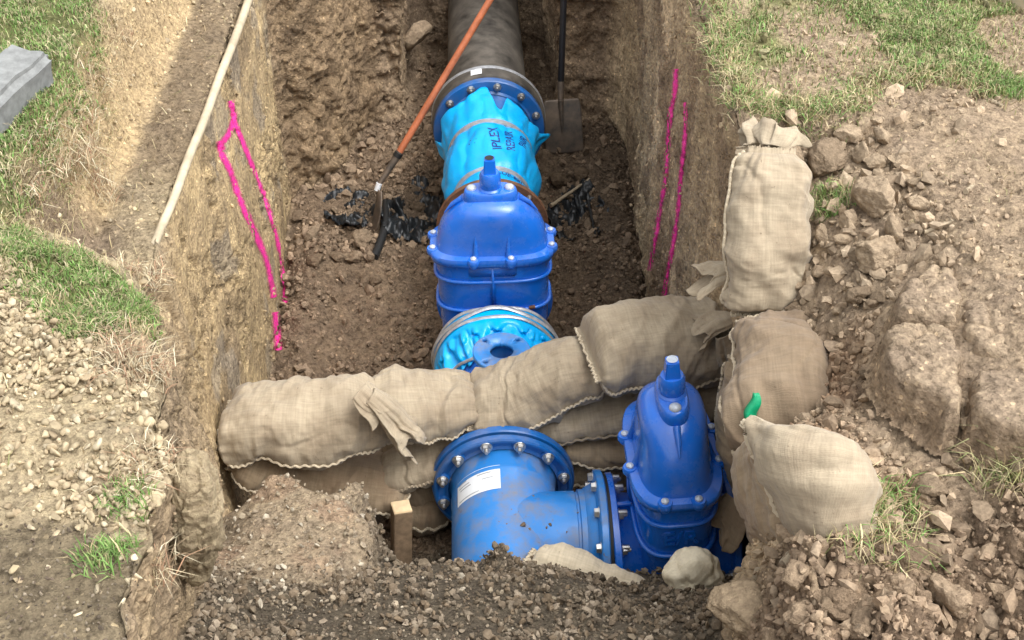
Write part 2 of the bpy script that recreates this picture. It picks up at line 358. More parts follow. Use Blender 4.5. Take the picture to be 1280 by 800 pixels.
d_out = np.concatenate([[0], np.cumsum(np.linspace(.007, .0165, 118))]); d_out = np.concatenate([d_out, d_out[-1] + np.cumsum(.03 * 1.28 ** np.arange(24))])
NW = 128; NI = 70
cx = np.full(NT, -.1); cy = np.clip(LIP[:, 1], 1.55, 5.9); dx = LIP[:, 0] - cx; dy = LIP[:, 1] - cy; L_ = np.hypot(dx, dy)
# blend the outward directions a little so that rows do not bunch
ang = np.unwrap(np.arctan2(dy, dx)); k_ = np.hanning(81); k_ /= k_.sum(); tot = ang[-1] - ang[0]; tot = round(tot / (2 * math.pi)) * 2 * math.pi
pad = np.concatenate([ang[-40:] - tot, ang, ang[:40] + tot]); ang = np.convolve(pad, k_, 'valid'); DX, DY = np.cos(ang), np.sin(ang)
rows = []; zone = []
for d in d_out[::-1]:
    x = LIP[:, 0] + DX * d; y = LIP[:, 1] + DY * d; g = Gz(x, y); g0 = Gz(LIP[:, 0], LIP[:, 1])
    z = g + (LIP[:, 2] - g0) * np.exp(-d / .10) - .02 * np.exp(-d / .02)
    rows.append(np.stack([x, y, z], 1)); zone.append(np.zeros(NT))
for j in range(1, NW + 1):
    v = j / NW; sag = math.sin(v * math.pi)
    p = LIP * (1 - v) + BAS * v
    lin = v; p[:, 0] += 0; rows.append(p); zone.append(np.full(NT, v))
my = np.clip(BAS[:, 1], 1.6, 5.75); mx = np.full(NT, 0.0)
for j in range(1, NI + 1):
    v = j / NI * 1.03; x = BAS[:, 0] * (1 - v) + mx * v; y = BAS[:, 1] * (1 - v) + my * v
    z = Fz(x, y); dd = np.hypot(x - BAS[:, 0], y - BAS[:, 1]); zb = Fz(BAS[:, 0], BAS[:, 1])
    z = z + (BAS[:, 2] - zb) * np.exp(-dd / .08) - 0
    rows.append(np.stack([x, y, z], 1)); zone.append(np.full(NT, 1 + v))
G3 = np.stack(rows, 0); ZN = np.stack(zone, 0); NR = G3.shape[0]
print('terrain', G3.shape)
du = np.roll(G3, -1, 1) - np.roll(G3, 1, 1); dv = np.gradient(G3, axis=0); NRM = np.cross(dv, du); NRM /= np.linalg.norm(NRM, axis=2, keepdims=True) + 1e-9
if NRM[5, 5, 2] < 0: NRM = -NRM
for _ in range(3): NRM = (NRM + np.roll(NRM, 1, 1) + np.roll(NRM, -1, 1)); NRM[1:-1] = (NRM[1:-1] + NRM[2:] + NRM[:-2]); NRM /= np.linalg.norm(NRM, axis=2, keepdims=True) + 1e-9
Pp = G3.reshape(-1, 3); Nn = NRM.reshape(-1, 3); zn = ZN.ravel(); X, Y, Z = Pp.T
near = (np.abs(X) < 3) & (Y > -.6) & (Y < 8)
wall = S(zn / .05) * S((1.02 - zn) / .05); inn = S((zn - .97) / .05); top = 1 - S(zn / .05)
leftw = S((-.4 - X) / .1) * wall; rightw = S((X - .3) / .1) * wall; backw = S((Y - 5.1) / .1) * wall * S((.66 - np.abs(X - .05)) / .1)
chute = inn * S((2.75 - Y) / .1)
ledge_m = inn * S((-.36 - X) / .08) * S((2.7 - Y) / .05) * S((Y - 1.95) / .2)
wob = fbm(Pp, 6, 3, 5) * .06
gL1 = pxpoly([(-250, -90), (135, -90), (112, 80), (60, 170), (25, 235), (-20, 290), (-250, 330)])
gL2 = pxpoly([(-60, 285), (60, 296), (150, 318), (190, 340), (178, 385), (120, 412), (60, 385), (10, 330), (-60, 310)])
pebP = pxpoly([(-150, 325), (10, 325), (60, 395), (110, 425), (165, 470), (185, 520), (215, 585), (170, 640), (60, 645), (-150, 600)])
darkP = pxpoly([(-200, 640), (60, 652), (130, 660), (175, 700), (165, 850), (-200, 900)])
gR = pxpoly([(885, -90), (1500, -90), (1600, 150), (1290, 135), (1180, 92), (1085, 105), (1060, 140), (940, 130), (905, 70)])
dR = pxpoly([(985, 560), (1120, 600), (1300, 560), (1600, 640), (1500, 1000), (880, 1000), (880, 700)])
warmR = pxpoly([(1000, 330), (1090, 330), (1100, 460), (1180, 560), (1080, 600), (990, 560), (930, 420)])
in_gL1 = S((-polydist(X + wob, Y + wob, gL1)) / .05 + .5) * top; in_gL2 = S((-polydist(X + wob, Y + wob, gL2)) / .04 + .5) * top
in_peb = S((-polydist(X + wob, Y, pebP)) / .05 + .5) * top; in_dark = S((-polydist(X + wob, Y + wob, darkP)) / .05 + .5) * top
in_gR = S((-polydist(X + wob, Y + wob, gR)) / .06 + .5) * top; in_dR = S((-polydist(X + wob, Y + wob, dR)) / .15 + .5) * np.maximum(top, rightw)
in_wR = S((-polydist(X + wob, Y + wob, warmR)) / .12 + .5) * np.maximum(top, rightw * S((Z + .5) / .2))
rightT = top * S((X - .4) / .1); leftT = top * S((-.4 - X) / .1)
# relief ---------------------------------------------------------
n_big = fbm(Pp, 2.2, 4, 11); n_mid = fbm(Pp, 9, 4, 21); n_fine = fbm(Pp, 38, 3, 31)
F1a, F2a, ca = worley(Pp + .03 * np.stack([n_mid, n_fine, n_mid], 1), 16, 3); F1b, F2b, cb = worley(Pp + .01 * np.stack([n_fine, n_fine, n_mid], 1), 38, 7)
F1c, F2c, cc = worley(Pp + .05 * np.stack([n_mid, n_fine, n_mid], 1), 7, 13, (1, 1, .6))
ga, gb, gc = [np.clip((b - a) / .3, 0, 1) for a, b in ((F1a, F2a), (F1b, F2b), (F1c, F2c))]
clodA = (ga ** .6 - 1) * .6 + (ca - .5) * 1.2; clodB = (gb ** .6 - 1) * .6 + (cb - .5)
streak = fbm(Pp, 5, 4, 41, stretch=(5, 5, .5)); ridge = 1 - np.abs(fbm(Pp, 7, 4, 51, stretch=(1, 1, .6))) * 2
plates = (cc - .5)          # slabs flaked from the clay walls
chip = S((fbm(Pp, 4, 3, 61) - .05) / .15)
amp = 0
floorm = inn * (1 - chute)
amp = amp + floorm * (.028 * clodA + .012 * clodB + .02 * n_mid + .03 * n_big)
amp = amp + chute * (1 - ledge_m) * (.012 * n_mid + .02 * n_big + .004 * clodB) + ledge_m * (.02 * n_mid + .009 * clodA + .005 * clodB)
farleft = S((Y - 4.95) / .1) * S((5.4 - Y) / .05 + 1)
lw_smooth = leftw * (.035 * n_big + .008 * n_mid + .006 * streak + .018 * plates * gc ** .5 * chip + .012 * (ga ** .5 - 1) * chip + .010 * clodB * chip - .022 * (1 - np.clip((F2c - F1c) / .07, 0, 1)) * chip + .012 * (ca - .5) * chip)
lw_rough = leftw * (.035 * n_big + .02 * n_mid + .018 * clodA + .045 * plates + .020 * (ca - .5) + .005 * clodB)
mr = np.clip(S((Y - 5.05) / .1) + S((2.9 - Y) / .5) * .6, 0, 1)
amp = amp + lw_smooth * (1 - mr) + lw_rough * mr
amp = amp + rightw * (.03 * n_big + .012 * n_mid + .016 * streak + .014 * np.minimum(ridge, .8) + .014 * clodA * chip + .010 * clodB)
led = S((-.93 + .06 * n_big - Z) / .03)
amp = amp + backw * (.03 * n_big + .02 * n_mid + .012 * clodA + .03 * plates - .05 * led + .005 * clodB)
rough_R = S((fbm(Pp, 2.6, 3, 71) + .12) / .3)
amp = amp + rightT * (1 - in_gR) * (.010 * n_mid + .012 * n_big + .003 * n_fine + (.018 * clodA + .008 * clodB) * (.25 + .9 * rough_R) + .020 * clodA * in_wR + in_dR * (.04 * n_mid + .032 * clodA + .008 * clodB + .04 * n_big))
amp = amp + leftT * (.010 * n_mid + .008 * n_big + .003 * clodB) + in_gR * .012 * n_mid
inslab = S(-polydist(X, Y, slabP) / .05) * rightT
amp = amp - inslab * (.012 * clodA + .005 * clodB) * .8
notch = leftT * S((X + 1.30) / .1) * S((Y - 2.5) / .2)
amp = amp + notch * (.006 * clodA + .012 * streak)
amp = amp * near
# lip edge: broken
lipm = np.exp(-((zn - .03) / .06) ** 2) * near
PF = Pp + Nn * np.asarray(amp)[:, None]
PF[:, 2] += -.03 * np.clip(fbm(Pp, 8, 3, 81), -.2, 1) * lipm
# colours --------------------------------------------------------
A3 = lambda *c: np.array(c)[None, :]
pale = A3(.335, .26, .185); tan = A3(.40, .305, .18); brown = A3(.195, .142, .098); wet = A3(.13, .096, .068); grav = A3(.12, .10, .075)
ylw = A3(.51, .39, .225); orange_ = A3(.30, .19, .12); green_ = A3(.12, .14, .05); grey_ = A3(.27, .24, .2)
C = np.repeat(pale, len(Pp), 0)
C = mix(C, A3(.225, .162, .112), in_dR * .85); C = mix(C, orange_, in_wR * .8 * S((fbm(Pp, 5, 3, 91) + .3) / .5))
C = mix(C, green_ * 1.4, in_gR * S((fbm(Pp, 3, 3, 92) + .05) / .2) * .7); C = mix(C, green_, in_gL1 * .9); C = mix(C, green_, in_gL2 * .9)
C = mix(C, A3(.40, .335, .22), leftT * (1 - in_gL1) * (1 - in_gL2) * .8); C = mix(C, A3(.19, .155, .105), in_dark)
slope_n = notch * S((-1.09 - X) / .06); bench = notch * S((X + 1.14) / .04)
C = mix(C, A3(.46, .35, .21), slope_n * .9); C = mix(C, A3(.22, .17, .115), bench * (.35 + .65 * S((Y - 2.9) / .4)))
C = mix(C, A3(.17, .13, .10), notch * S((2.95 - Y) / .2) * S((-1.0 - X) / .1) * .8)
wcol = mix(mix(tan, ylw, S((fbm(Pp, 3, 4, 101) + .1) / .35)), A3(.24, .18, .115), S((fbm(Pp, 2.6, 5, 102, stretch=(1, 1, .6)) - .02) / .2) * .75)
wcol = mix(wcol, grey_, S((fbm(Pp, 5, 3, 103) - .25) / .15) * .5)
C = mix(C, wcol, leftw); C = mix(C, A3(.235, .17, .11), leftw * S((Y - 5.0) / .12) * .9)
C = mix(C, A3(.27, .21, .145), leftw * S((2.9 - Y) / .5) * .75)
rcol = mix(A3(.36, .28, .185), A3(.52, .41, .275), S((fbm(Pp, 2.0, 4, 111, stretch=(1.5, 1.5, .7)) - .02) / .25)); rcol = mix(rcol, A3(.21, .155, .105), S((fbm(Pp, 4, 4, 112) - .08) / .15) * .75)
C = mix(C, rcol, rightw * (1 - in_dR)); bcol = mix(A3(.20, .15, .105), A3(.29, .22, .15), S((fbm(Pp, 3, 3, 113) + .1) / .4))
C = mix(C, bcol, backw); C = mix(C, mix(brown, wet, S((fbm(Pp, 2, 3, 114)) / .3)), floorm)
C = mix(C, grav, chute * (1 - ledge_m)); C = mix(C, mix(A3(.34, .275, .195), A3(.34, .25, .175), S(fbm(Pp, 6, 3, 115) / .3)), ledge_m * .9)
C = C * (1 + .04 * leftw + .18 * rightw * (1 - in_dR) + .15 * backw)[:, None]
C = np.clip(C * (1 + .12 * n_mid[:, None]) * (1 + .25 * (ca[:, None] - .5) * (floorm + rightw * .5)[:, None]), .01, 1)
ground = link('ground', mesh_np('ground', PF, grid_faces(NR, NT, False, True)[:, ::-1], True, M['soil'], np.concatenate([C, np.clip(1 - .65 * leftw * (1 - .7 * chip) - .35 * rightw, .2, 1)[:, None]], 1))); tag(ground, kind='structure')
bpy.context.view_layer.update()
def hit(px, py):
    ok, p, nn, _ = ground.ray_cast(Vector(CAM), ray(px, py).normalized())
    return (p, nn) if ok else (az(px, py, 0), Vector((0, 0, 1)))
def drop(x, y, z=1.0):
    ok, p, nn, _ = ground.ray_cast(Vector((x, y, z)), Vector((0, 0, -1)))
    return (p, nn) if ok else (Vector((x, y, 0)), Vector((0, 0, 1)))
PFN = PF.reshape(NR, NT, 3); ex = np.roll(PFN, -1, 1) - PFN; ey = np.gradient(PFN, axis=0); FN = np.cross(ey, ex); AR = np.linalg.norm(FN, axis=2); FN /= AR[..., None] + 1e-9
if FN[5, 5, 2] < 0: FN = -FN
FN = FN.reshape(-1, 3); AR = AR.ravel()

# ------------------------------------------------------------------ loose stones, crumbs, grass (stuff)
def rock_base(sub, cuts, seed, jag=.0):
    bm = bmesh.new(); bmesh.ops.create_icosphere(bm, subdivisions=sub, radius=1); v = np.array([x.co[:] for x in bm.verts]); f = np.array([[q.index for q in p.verts] for p in bm.faces]); bm.free()
    r = np.random.default_rng(seed)
    for _ in range(cuts):
        nn = r.normal(size=3); nn /= np.linalg.norm(nn); o = r.uniform(.28, .75); v -= np.maximum(0, v @ nn - o)[:, None] * nn
    v += r.normal(size=v.shape) * jag; v /= np.abs(v).max(); return v, f
def rot_rand(n):
    q = RNG.normal(size=(n, 4)); q /= np.linalg.norm(q, axis=1, keepdims=True); a, b, c, d = q.T
    return np.stack([np.stack([1 - 2 * (c * c + d * d), 2 * (b * c - a * d), 2 * (b * d + a * c)], 1), np.stack([2 * (b * c + a * d), 1 - 2 * (b * b + d * d), 2 * (c * d - a * b)], 1), np.stack([2 * (b * d - a * c), 2 * (c * d + a * b), 1 - 2 * (b * b + c * c)], 1)], 1)
def scatter_rocks(name, weight, n, smin, smax, cols, mat, sub=1, cuts=7, smooth=False, power=2.5, sink=.2, flat=.75, label=None, jag=.03, gc=None):
    wgt = weight * AR; wgt = np.maximum(wgt, 0); wgt /= wgt.sum(); idx = RNG.choice(len(PF), n, p=wgt)
    pos = PF[idx] + RNG.normal(size=(n, 3)) * .005; s = smin + (smax - smin) * RNG.random(n) ** power
    pos = pos + FN[idx] * (s * (1 - 2 * sink) * .6)[:, None]
    Rm = rot_rand(n); sc = np.stack([np.ones(n), RNG.uniform(.6, 1, n), RNG.uniform(flat * .6, flat, n)], 1) * s[:, None]
    ci = RNG.random(n); cols = np.array(cols); ck = RNG.integers(0, len(cols), n); colr = cols[ck] * RNG.uniform(.75, 1.2, (n, 1)) if gc is None else mix(C[idx], cols[ck], .25) * RNG.uniform(gc[0], gc[1], (n, 1))
    Vs, Fs, Cs = [], [], []; off = 0
    for k in range(10):
        bv, bf = rock_base(sub, cuts, k + 50, jag); m_ = np.where(np.arange(n) % 10 == k)[0]
        if not len(m_): continue
        vv = bv[None] * sc[m_][:, None, :]; vv = np.einsum('nij,nkj->nki', Rm[m_], vv); vv += pos[m_][:, None, :]
        ff = bf[None] + (np.arange(len(m_)) * len(bv))[:, None, None] + off; off += len(m_) * len(bv)
        Vs.append(vv.reshape(-1, 3)); Fs.append(ff.reshape(-1, 3)); Cs.append(np.repeat(colr[m_], len(bv), 0))
    o = link(name, mesh_np(name, np.concatenate(Vs), np.concatenate(Fs), smooth, mat, np.concatenate(Cs)))
    return tag(o, label, None, None, 'stuff')
mott = S((fbm(Pp, 5, 3, 121) + .15) / .3)
scatter_rocks('chute_gravel', near * chute * (1 - ledge_m) * (.3 + .7 * mott), 10500, .004, .0165, [(.17, .135, .095), (.21, .17, .125), (.13, .10, .07), (.27, .22, .165), (.16, .12, .08), (.19, .145, .10)], M['gravel'], 1, 8, False, 2.2)
scatter_rocks('pale_gravel', near * np.clip(chute * .08 + ledge_m * .35 * (X < -.3) * S((2.45 - Y) / .2) + chute * .8 * S((-.35 - X) / .15) * S((Y - 1.75) / .15), 0, 1), 1500, .004, .013, [(.34, .285, .21), (.30, .25, .18), (.44, .39, .31), (.28, .23, .17)], M['gravel'], 1, 8, False, 2.0)
mpeb = .25 + S((fbm(Pp, 4, 3, 122) + .3) / .3)
scatter_rocks('pale_pebbles', near * (in_peb * mpeb + .012 * leftT * (1 - in_gL1) + .03 * in_dark), 9500, .004, .0155, [(.42, .345, .225), (.36, .29, .19), (.48, .41, .29), (.33, .26, .17), (.40, .33, .22)], M['pebble'], 2, 9, True, 1.8, .25, .8, jag=.012)
scatter_rocks('dark_soil_crumbs', near * (in_dark * 1.0 + chute * .5 * (1 - ledge_m)), 14000, .0015, .006, [(.17, .14, .10), (.13, .10, .075), (.24, .2, .15), (.10, .08, .06)], M['crumb'], 0, 0, False, 2.2, jag=.2)
scatter_rocks('trench_soil_crumbs', near * floorm * (.2 + .8 * mott), 15000, .003, .019, [(.19, .14, .095), (.15, .11, .075), (.23, .17, .115), (.12, .088, .06)], M['crumb'], 0, 0, False, 3.0, .3, jag=.16, gc=(.8, 1.7))
scatter_rocks('wall_soil_crumbs', near * (.3 * rightw * (Y > 2.7) + .12 * leftw + .4 * backw) * (.2 + .8 * mott), 6000, .002, .012, [(.3, .22, .14)], M['crumb'], 0, 0, False, 3.5, .45, jag=.16, gc=(.85, 1.2))
scatter_rocks('trench_clods', near * floorm * (.1 + .9 * S((fbm(Pp, 3, 2, 123) + .1) / .2)) * (1 + 1.5 * S((-X) / .3)), 1500, .012, .042, [(.20, .15, .10), (.16, .115, .08), (.24, .18, .12)], M['crumb'], 1, 6, False, 3.0, .3, jag=.08, gc=(1., 1.8))
scatter_rocks('pale_dirt_crumbs', near * (rightT * (1 - in_dR) * (1 - .75 * in_gR) * (.15 + .6 * mott + .6 * rough_R) + .25 * leftT * (1 - in_dark)), 20000, .002, .011, [(.50, .40, .28), (.44, .34, .24), (.56, .46, .34), (.38, .29, .2)], M['crumb'], 0, 0, False, 3.2, .3, jag=.16, gc=(.8, 1.3))
rub = np.clip(in_wR + in_dR, 0, 1) * S((X - .4) / .1)
scatter_rocks('brown_dirt_crumbs', near * np.clip(rub + .15 * rightT * rough_R, 0, 1), 15000, .003, .014, [(.36, .26, .18), (.30, .22, .15), (.42, .32, .22), (.24, .175, .12)], M['crumb'], 0, 0, False, 2.8, .3, jag=.16, gc=(.75, 1.35))
pileP = pxpoly([(975, 160), (1080, 130), (1150, 210), (1200, 300), (1100, 350), (1080, 420), (1150, 500), (1290, 520), (1290, 600), (1100, 600), (1010, 480), (1010, 330)])
pile = S(-polydist(X, Y, pileP) / .05 + .4) * np.maximum(top, .3 * rightw)
scatter_rocks('dirt_clods', near * np.clip(pile * (1 - .9 * inslab) + .5 * in_dR * S((X - .4) / .1) + .05 * rightT, 0, 1), 4600, .006, .032, [(.46, .36, .25), (.40, .31, .21), (.50, .41, .30), (.33, .245, .165)], M['crumb'], 1, 9, False, 3.2, .3, jag=.07, gc=(.62, 1.25))

def blades(name, pos, nrm, hmin, hmax, wid, cols, lean=.6, seed=1, segs=2):
    r = np.random.default_rng(seed); n = len(pos); a = r.random(n) * 2 * math.pi; side = np.stack([np.cos(a), np.sin(a), 0 * a], 1)
    b = a + math.pi / 2 + r.normal(size=n) * .6; ln = np.stack([np.cos(b), np.sin(b), 0 * b], 1); h = hmin + (hmax - hmin) * r.random(n)
    k = lean * r.random(n) ** .7; up = np.array([0, 0, 1.0])[None] * .85 + nrm * .15
    p0 = pos; p1 = pos + up * (h * .55)[:, None] + ln * (h * k * .35)[:, None]; p2 = pos + up * (h * (1 - .45 * k))[:, None] + ln * (h * k)[:, None]
    w_ = (wid * (.6 + .6 * r.random(n)))[:, None]
    V = np.stack([p0 - side * w_, p0 + side * w_, p1 + side * w_ * .8, p1 - side * w_ * .8, p2], 1).reshape(-1, 3); i = np.arange(n)[:, None] * 5
    F = np.concatenate([i + np.array([0, 1, 2]), i + np.array([0, 2, 3]), i + np.array([3, 2, 4])]); cols = np.array(cols)
    c = cols[r.integers(0, len(cols), n)] * r.uniform(.7, 1.25, (n, 1)); return link(name, mesh_np(name, V, F, True, M['grass'], np.repeat(c, 5, 0)))
GREEN = [(.14, .26, .06), (.18, .31, .09), (.11, .21, .05), (.24, .31, .11), (.30, .31, .15), (.38, .34, .20), (.42, .36, .23)]; STRAW = [(.46, .38, .22), (.38, .31, .18), (.52, .45, .28), (.33, .25, .14), (.24, .24, .10)]
def grass_patch(name, wgt, n, hmin, hmax, cols, lean=.8, wid=.0016, seed=3):
    wgt = np.maximum(wgt * AR * near, 0); wgt /= wgt.sum(); idx = RNG.choice(len(PF), n, p=wgt); pos = PF[idx] + RNG.normal(size=(n, 3)) * np.array([.006, .006, .001])
    return tag(blades(name, pos, FN[idx], hmin, hmax, wid, cols, lean, seed), None, None, None, 'stuff')
gm = S((fbm(Pp, 3, 3, 92) + .05) / .2); gm2 = S((fbm(Pp, 9, 3, 93) + .25) / .3)
grass_patch('grass', in_gL1 * (.15 + gm2), 48000, .010, .028, GREEN, 1.0, .0017)
grass_patch('grass', in_gL2 * (.10 + gm2), 15000, .010, .027, GREEN + [(.2, .25, .09)], 1.0, .0015, 5)
grass_patch('grass', in_gR * (gm * gm2 * (.25 + .75 * S((X - .75) / .3)) + .05), 42000, .010, .030, GREEN + [(.25, .28, .11), (.34, .32, .16)], 1.0, .0018, 6)
grass_patch('dry_grass', in_gR * (.25 + gm2) + .10 * rightT * S((X - .9) / .3) * S((Y - 2) / .5), 14000, .008, .026, STRAW, 1.3, .0014, 7)
edgeL = leftT * np.exp(-((zn) / .3) ** 2) * (1 - in_dark)
dE1 = np.exp(-(polydist(X, Y, gL1) / .028) ** 2) * leftT; dE2 = np.exp(-(polydist(X, Y, gL2) / .035) ** 2) * leftT; dER = np.exp(-(polydist(X, Y, gR) / .04) ** 2) * top * (X > .5)
grass_patch('dry_grass', dE1 + dE2 + .02 * leftT * (1 - in_dark), 9000, .012, .045, STRAW, 1.6, .0013, 8)
grass_patch('dry_grass', dER * (Y > 2.4) * (X < 1.4), 6000, .02, .055, STRAW + GREEN[:2], 1.5, .0014, 9)
# ------------------------------------------------------------------ pipework
AX = -1.27
def lathe(prof, segs=72, axis='Y', mat=None, auto=32, name='lathe', closed=False):
    """prof: (t along axis, radius)"""
    bm = bmesh.new(); rings = []
    for t, r in prof:
        ring = []
        for i in range(segs):
            a = 2 * math.pi * i / segs; c, s = math.cos(a) * r, math.sin(a) * r
            co = (s, t, c) if axis == 'Y' else ((t, s, c) if axis == 'X' else (c, s, t))
            ring.append(bm.verts.new(co))
        rings.append(ring)
    n = len(rings)
    for k in range(n if closed else n - 1):
        a, b = rings[k], rings[(k + 1) % n]
        for i in range(segs): bm.faces.new((a[i], a[(i + 1) % segs], b[(i + 1) % segs], b[i]))
    return bm_mesh(name, bm, mat, True, auto)
def bolt_mesh(name, r=.016, h=.014, stud=.012, sr=.008, washer=True, mat=None, domed=False):
    """axis +Z, base at z=0"""
    bm = bmesh.new()
    def cyl(seg, rr, z0, z1, bev=.001):
        ret = bmesh.ops.create_cone(bm, cap_ends=True, segments=seg, radius1=rr, radius2=rr - bev, depth=z1 - z0, matrix=Matrix.Translation((0, 0, (z0 + z1) / 2)))
    if washer: cyl(20, r * 1.25, 0, .003)
    cyl(6, r, .003 if washer else 0, h, .0015)
    if stud: cyl(12, sr, h - .001, h + stud, .002)
    return bm_mesh(name, bm, mat, False)
NUT = bolt_mesh('nut', mat=M['steel']); HEAD = bolt_mesh('bolt_head', .0155, .016, 0, mat=M['steel'])
def ring_bolts(name, me, parent, center, axis, rad, n=12, off=15, skip=()):
    """axis: unit vector the nut points along"""
    ax = Vector(axis); q = ax.to_track_quat('Z', 'Y'); u = Vector((1, 0, 0)) if abs(ax.x) < .5 else Vector((0, 1, 0)); v = Vector((0, 0, 1))
    for i in range(n):
        if i in skip: continue
        a = R(off + i * 360 / n); p = Vector(center) + u * math.sin(a) * rad + v * math.cos(a) * rad
        o = link(name, me, parent, p); o.rotation_mode = 'QUATERNION'; o.rotation_quaternion = q @ Matrix.Rotation(random.random(), 3, 'Z').to_quaternion()
def arc_patch(name, mat, r, y0, y1, a0, a1, parent, n=24, axis='Y', thick=.0012, fn=None):
    vs = []; 
    for j in range(9):
        y = y0 + (y1 - y0) * j / 8
        for i in range(n + 1):
            a = R(a0 + (a1 - a0) * i / n); rr = r + thick
            if fn: rr = fn(y, a) + thick
            vs.append((math.sin(a) * rr, y, math.cos(a) * rr) if axis == 'Y' else (y, math.sin(a) * rr, math.cos(a) * rr))
    return link(name, mesh_np(name, np.array(vs), grid_faces(9, n + 1), True, mat), parent)
def text_mesh(txt, size, extr=.0, mat=None, sub=0):
    cu = bpy.data.curves.new('lettering', 'FONT'); cu.body = txt; cu.size = size; cu.align_x = 'CENTER'; cu.align_y = 'CENTER'; cu.extrude = extr; cu.offset = size * .012
    o = bpy.data.objects.new('lettering', cu); COL.objects.link(o); dg = bpy.context.evaluated_depsgraph_get(); me = bpy.data.meshes.new_from_object(o.evaluated_get(dg)); bpy.data.objects.remove(o)
    me.materials.clear(); me.materials.append(mat); me.name = 'lettering'; return me
def text_cyl(txt, size, ang, y, rot, rfun, parent, mat, lift=.0015, sx=1):
    lift = .003; bvh = WRAPBVH
    me = text_mesh(txt, size, 0, mat); c, s = math.cos(rot), math.sin(rot)
    for v in me.vertices:
        a, b = v.co.x * sx, v.co.y; u = a * c - b * s; w_ = a * s + b * c
        r = rfun(y + w_, R(ang)); th = R(ang) + u / r; h_ = bvh.ray_cast(Vector((math.sin(th) * .5, y + w_, math.cos(th) * .5)), Vector((-math.sin(th), 0, -math.cos(th)))); r = (.5 - h_[3] if h_[0] else rfun(y + w_, th)) + lift; v.co = (math.sin(th) * r, y + w_, math.cos(th) * r)
    return link('lettering', me, parent)

# black pipe running into the far bank
P1 = thing('black_pipe', 'thick black plastic pipe running into the far bank under the orange handle', 'pipe', (0, 5.10, AX))
link('barrel', lathe([(.05, .165), (.05, .20), (1.55, .20)], 96, mat=M['pe'], name='barrel'), P1)
link('stub_flange', lathe([(.002, .15), (.002, .262), (.008, .272), (.075, .274), (.088, .262), (.092, .21), (.12, .2)], 96, mat=M['pe'], name='stub_flange'), P1)
link('metal_band', lathe([(.080, .27), (.084, .2775), (.096, .2775), (.1, .26)], 96, mat=M['tape'], name='metal_band'), P1)
st = arc_patch('sticker', M['sticker'], .2745, .02, .072, -17, -6, P1)
# blue flanged adaptor, wrapped in blue film
P2 = thing('wrapped_adaptor', 'tapered blue flanged adaptor wrapped in bright blue film, bolted to the black pipe', 'pipe fitting', (0, 5.10, AX))
link('flange', lathe([(-.001, .15), (-.001, .262), (-.006, .266), (-.036, .266), (-.042, .262), (-.046, .215), (-.055, .205)], 96, mat=M['blue_dark'], name='flange'), P2)
link('body', lathe([(-.045, .205), (-.09, .186), (-.2, .162), (-.78, .14), (-.79, .165), (-.90, .165)], 72, mat=M['blue_dark'], name='body'), P2)
ring_bolts('bolt', NUT, P2, (0, -.044, 0), (0, -1, 0), .238, 12, 10, skip=(9,))
TH = np.radians([-180, -150, -118, -104, -95, -86, -66, -40, -20, -6, -1, 8, 16, 22, 30, 48, 66, 84, 92, 99, 110, 150, 180])
Y0 = np.array([-.2, -.19, -.17, -.13, -.08, -.17, -.10, -.11, -.08, -.035, -.05, -.17, -.2, -.10, -.12, -.15, -.15, -.12, -.06, -.10, -.18, -.19, -.2])
FL = np.array([0, 0, .0, .03, .05, .01, .02, .02, .01, .0, 0, 0, 0, .005, .01, .01, .01, .03, .08, .03, 0, 0, 0])
def rwrap(y, th):
    t = np.clip((-y - .05) / .75, 0, 1); base = .212 - .052 * t + .020 * np.exp(-((y + .47) / .10) ** 2) * (.5 + .5 * abs(math.sin(th))) - .014 * math.exp(-((y + .29) / .03) ** 2) - .012 * math.exp(-((y + .66) / .03) ** 2)
    fl = np.interp(th, TH, FL); return base + fl * math.exp(-((y - np.interp(th, TH, Y0)) / .05) ** 2)
nu, nv = 220, 90; V = []
for i in range(nu):
    th = -math.pi + 2 * math.pi * i / (nu - 1); y0 = np.interp(th, TH, Y0)
    for j in range(nv):
        t = j / (nv - 1); y = y0 + (-.79 - y0) * t; r = rwrap(y, th); V.append((math.sin(th) * r, y, math.cos(th) * r, th))
V = np.array(V); th = V[:, 3]; V = V[:, :3]; rad = V * np.array([1, 0, 1]); rad /= np.linalg.norm(rad, axis=1, keepdims=True)
cr = np.abs(fbm(V, 5, 2, 200, stretch=(1, .6, 1), gain=.35)) * .038 + np.abs(fbm(V, 14, 2, 201, stretch=(1, .45, 1))) * .017; flat_ = np.exp(-((V[:, 1] + .29) / .03) ** 2) + np.exp(-((V[:, 1] + .66) / .03) ** 2)
V = V + rad * (cr * (1 - .8 * np.clip(flat_, 0, 1)))[:, None]
from mathutils.bvhtree import BVHTree
WRAPBVH = BVHTree.FromPolygons([tuple(q) for q in V], [tuple(int(z) for z in q) for q in grid_faces(nu, nv)])
wr = link('plastic_wrap', mesh_np('plastic_wrap', V, grid_faces(nu, nv), True, M['wrap']), P2); sm_ = wr.modifiers.new('thick', 'SOLIDIFY'); sm_.thickness = .0015
for yy, wd in ((-.29, .022), (-.66, .020)):
    link('tape_band', lathe([(yy - wd, rwrap(yy, 0) + .006), (yy - wd * .9, rwrap(yy, 0) + .0155), (yy + wd * .9, rwrap(yy, 0) + .0155), (yy + wd, rwrap(yy, 0) + .006)], 80, mat=M['tape'], name='tape_band'), P2)
rw2 = lambda y, th: rwrap(y, th) + .018
text_cyl('IPLEX', .062, 6, -.46, R(98), rw2, wr, M['ink'], .007, 1.0)
text_cyl('REPAIR', .055, 25, -.45, R(93), rw2, wr, M['ink'], .008, .95)
text_cyl('PAIR', .055, 43, -.42, R(80), rw2, wr, M['ink'], .004, .9)
text_cyl('BLUE-BRUTE', .040, 32, -.715, R(-8), rw2, wr, M['ink'], .002, .9)
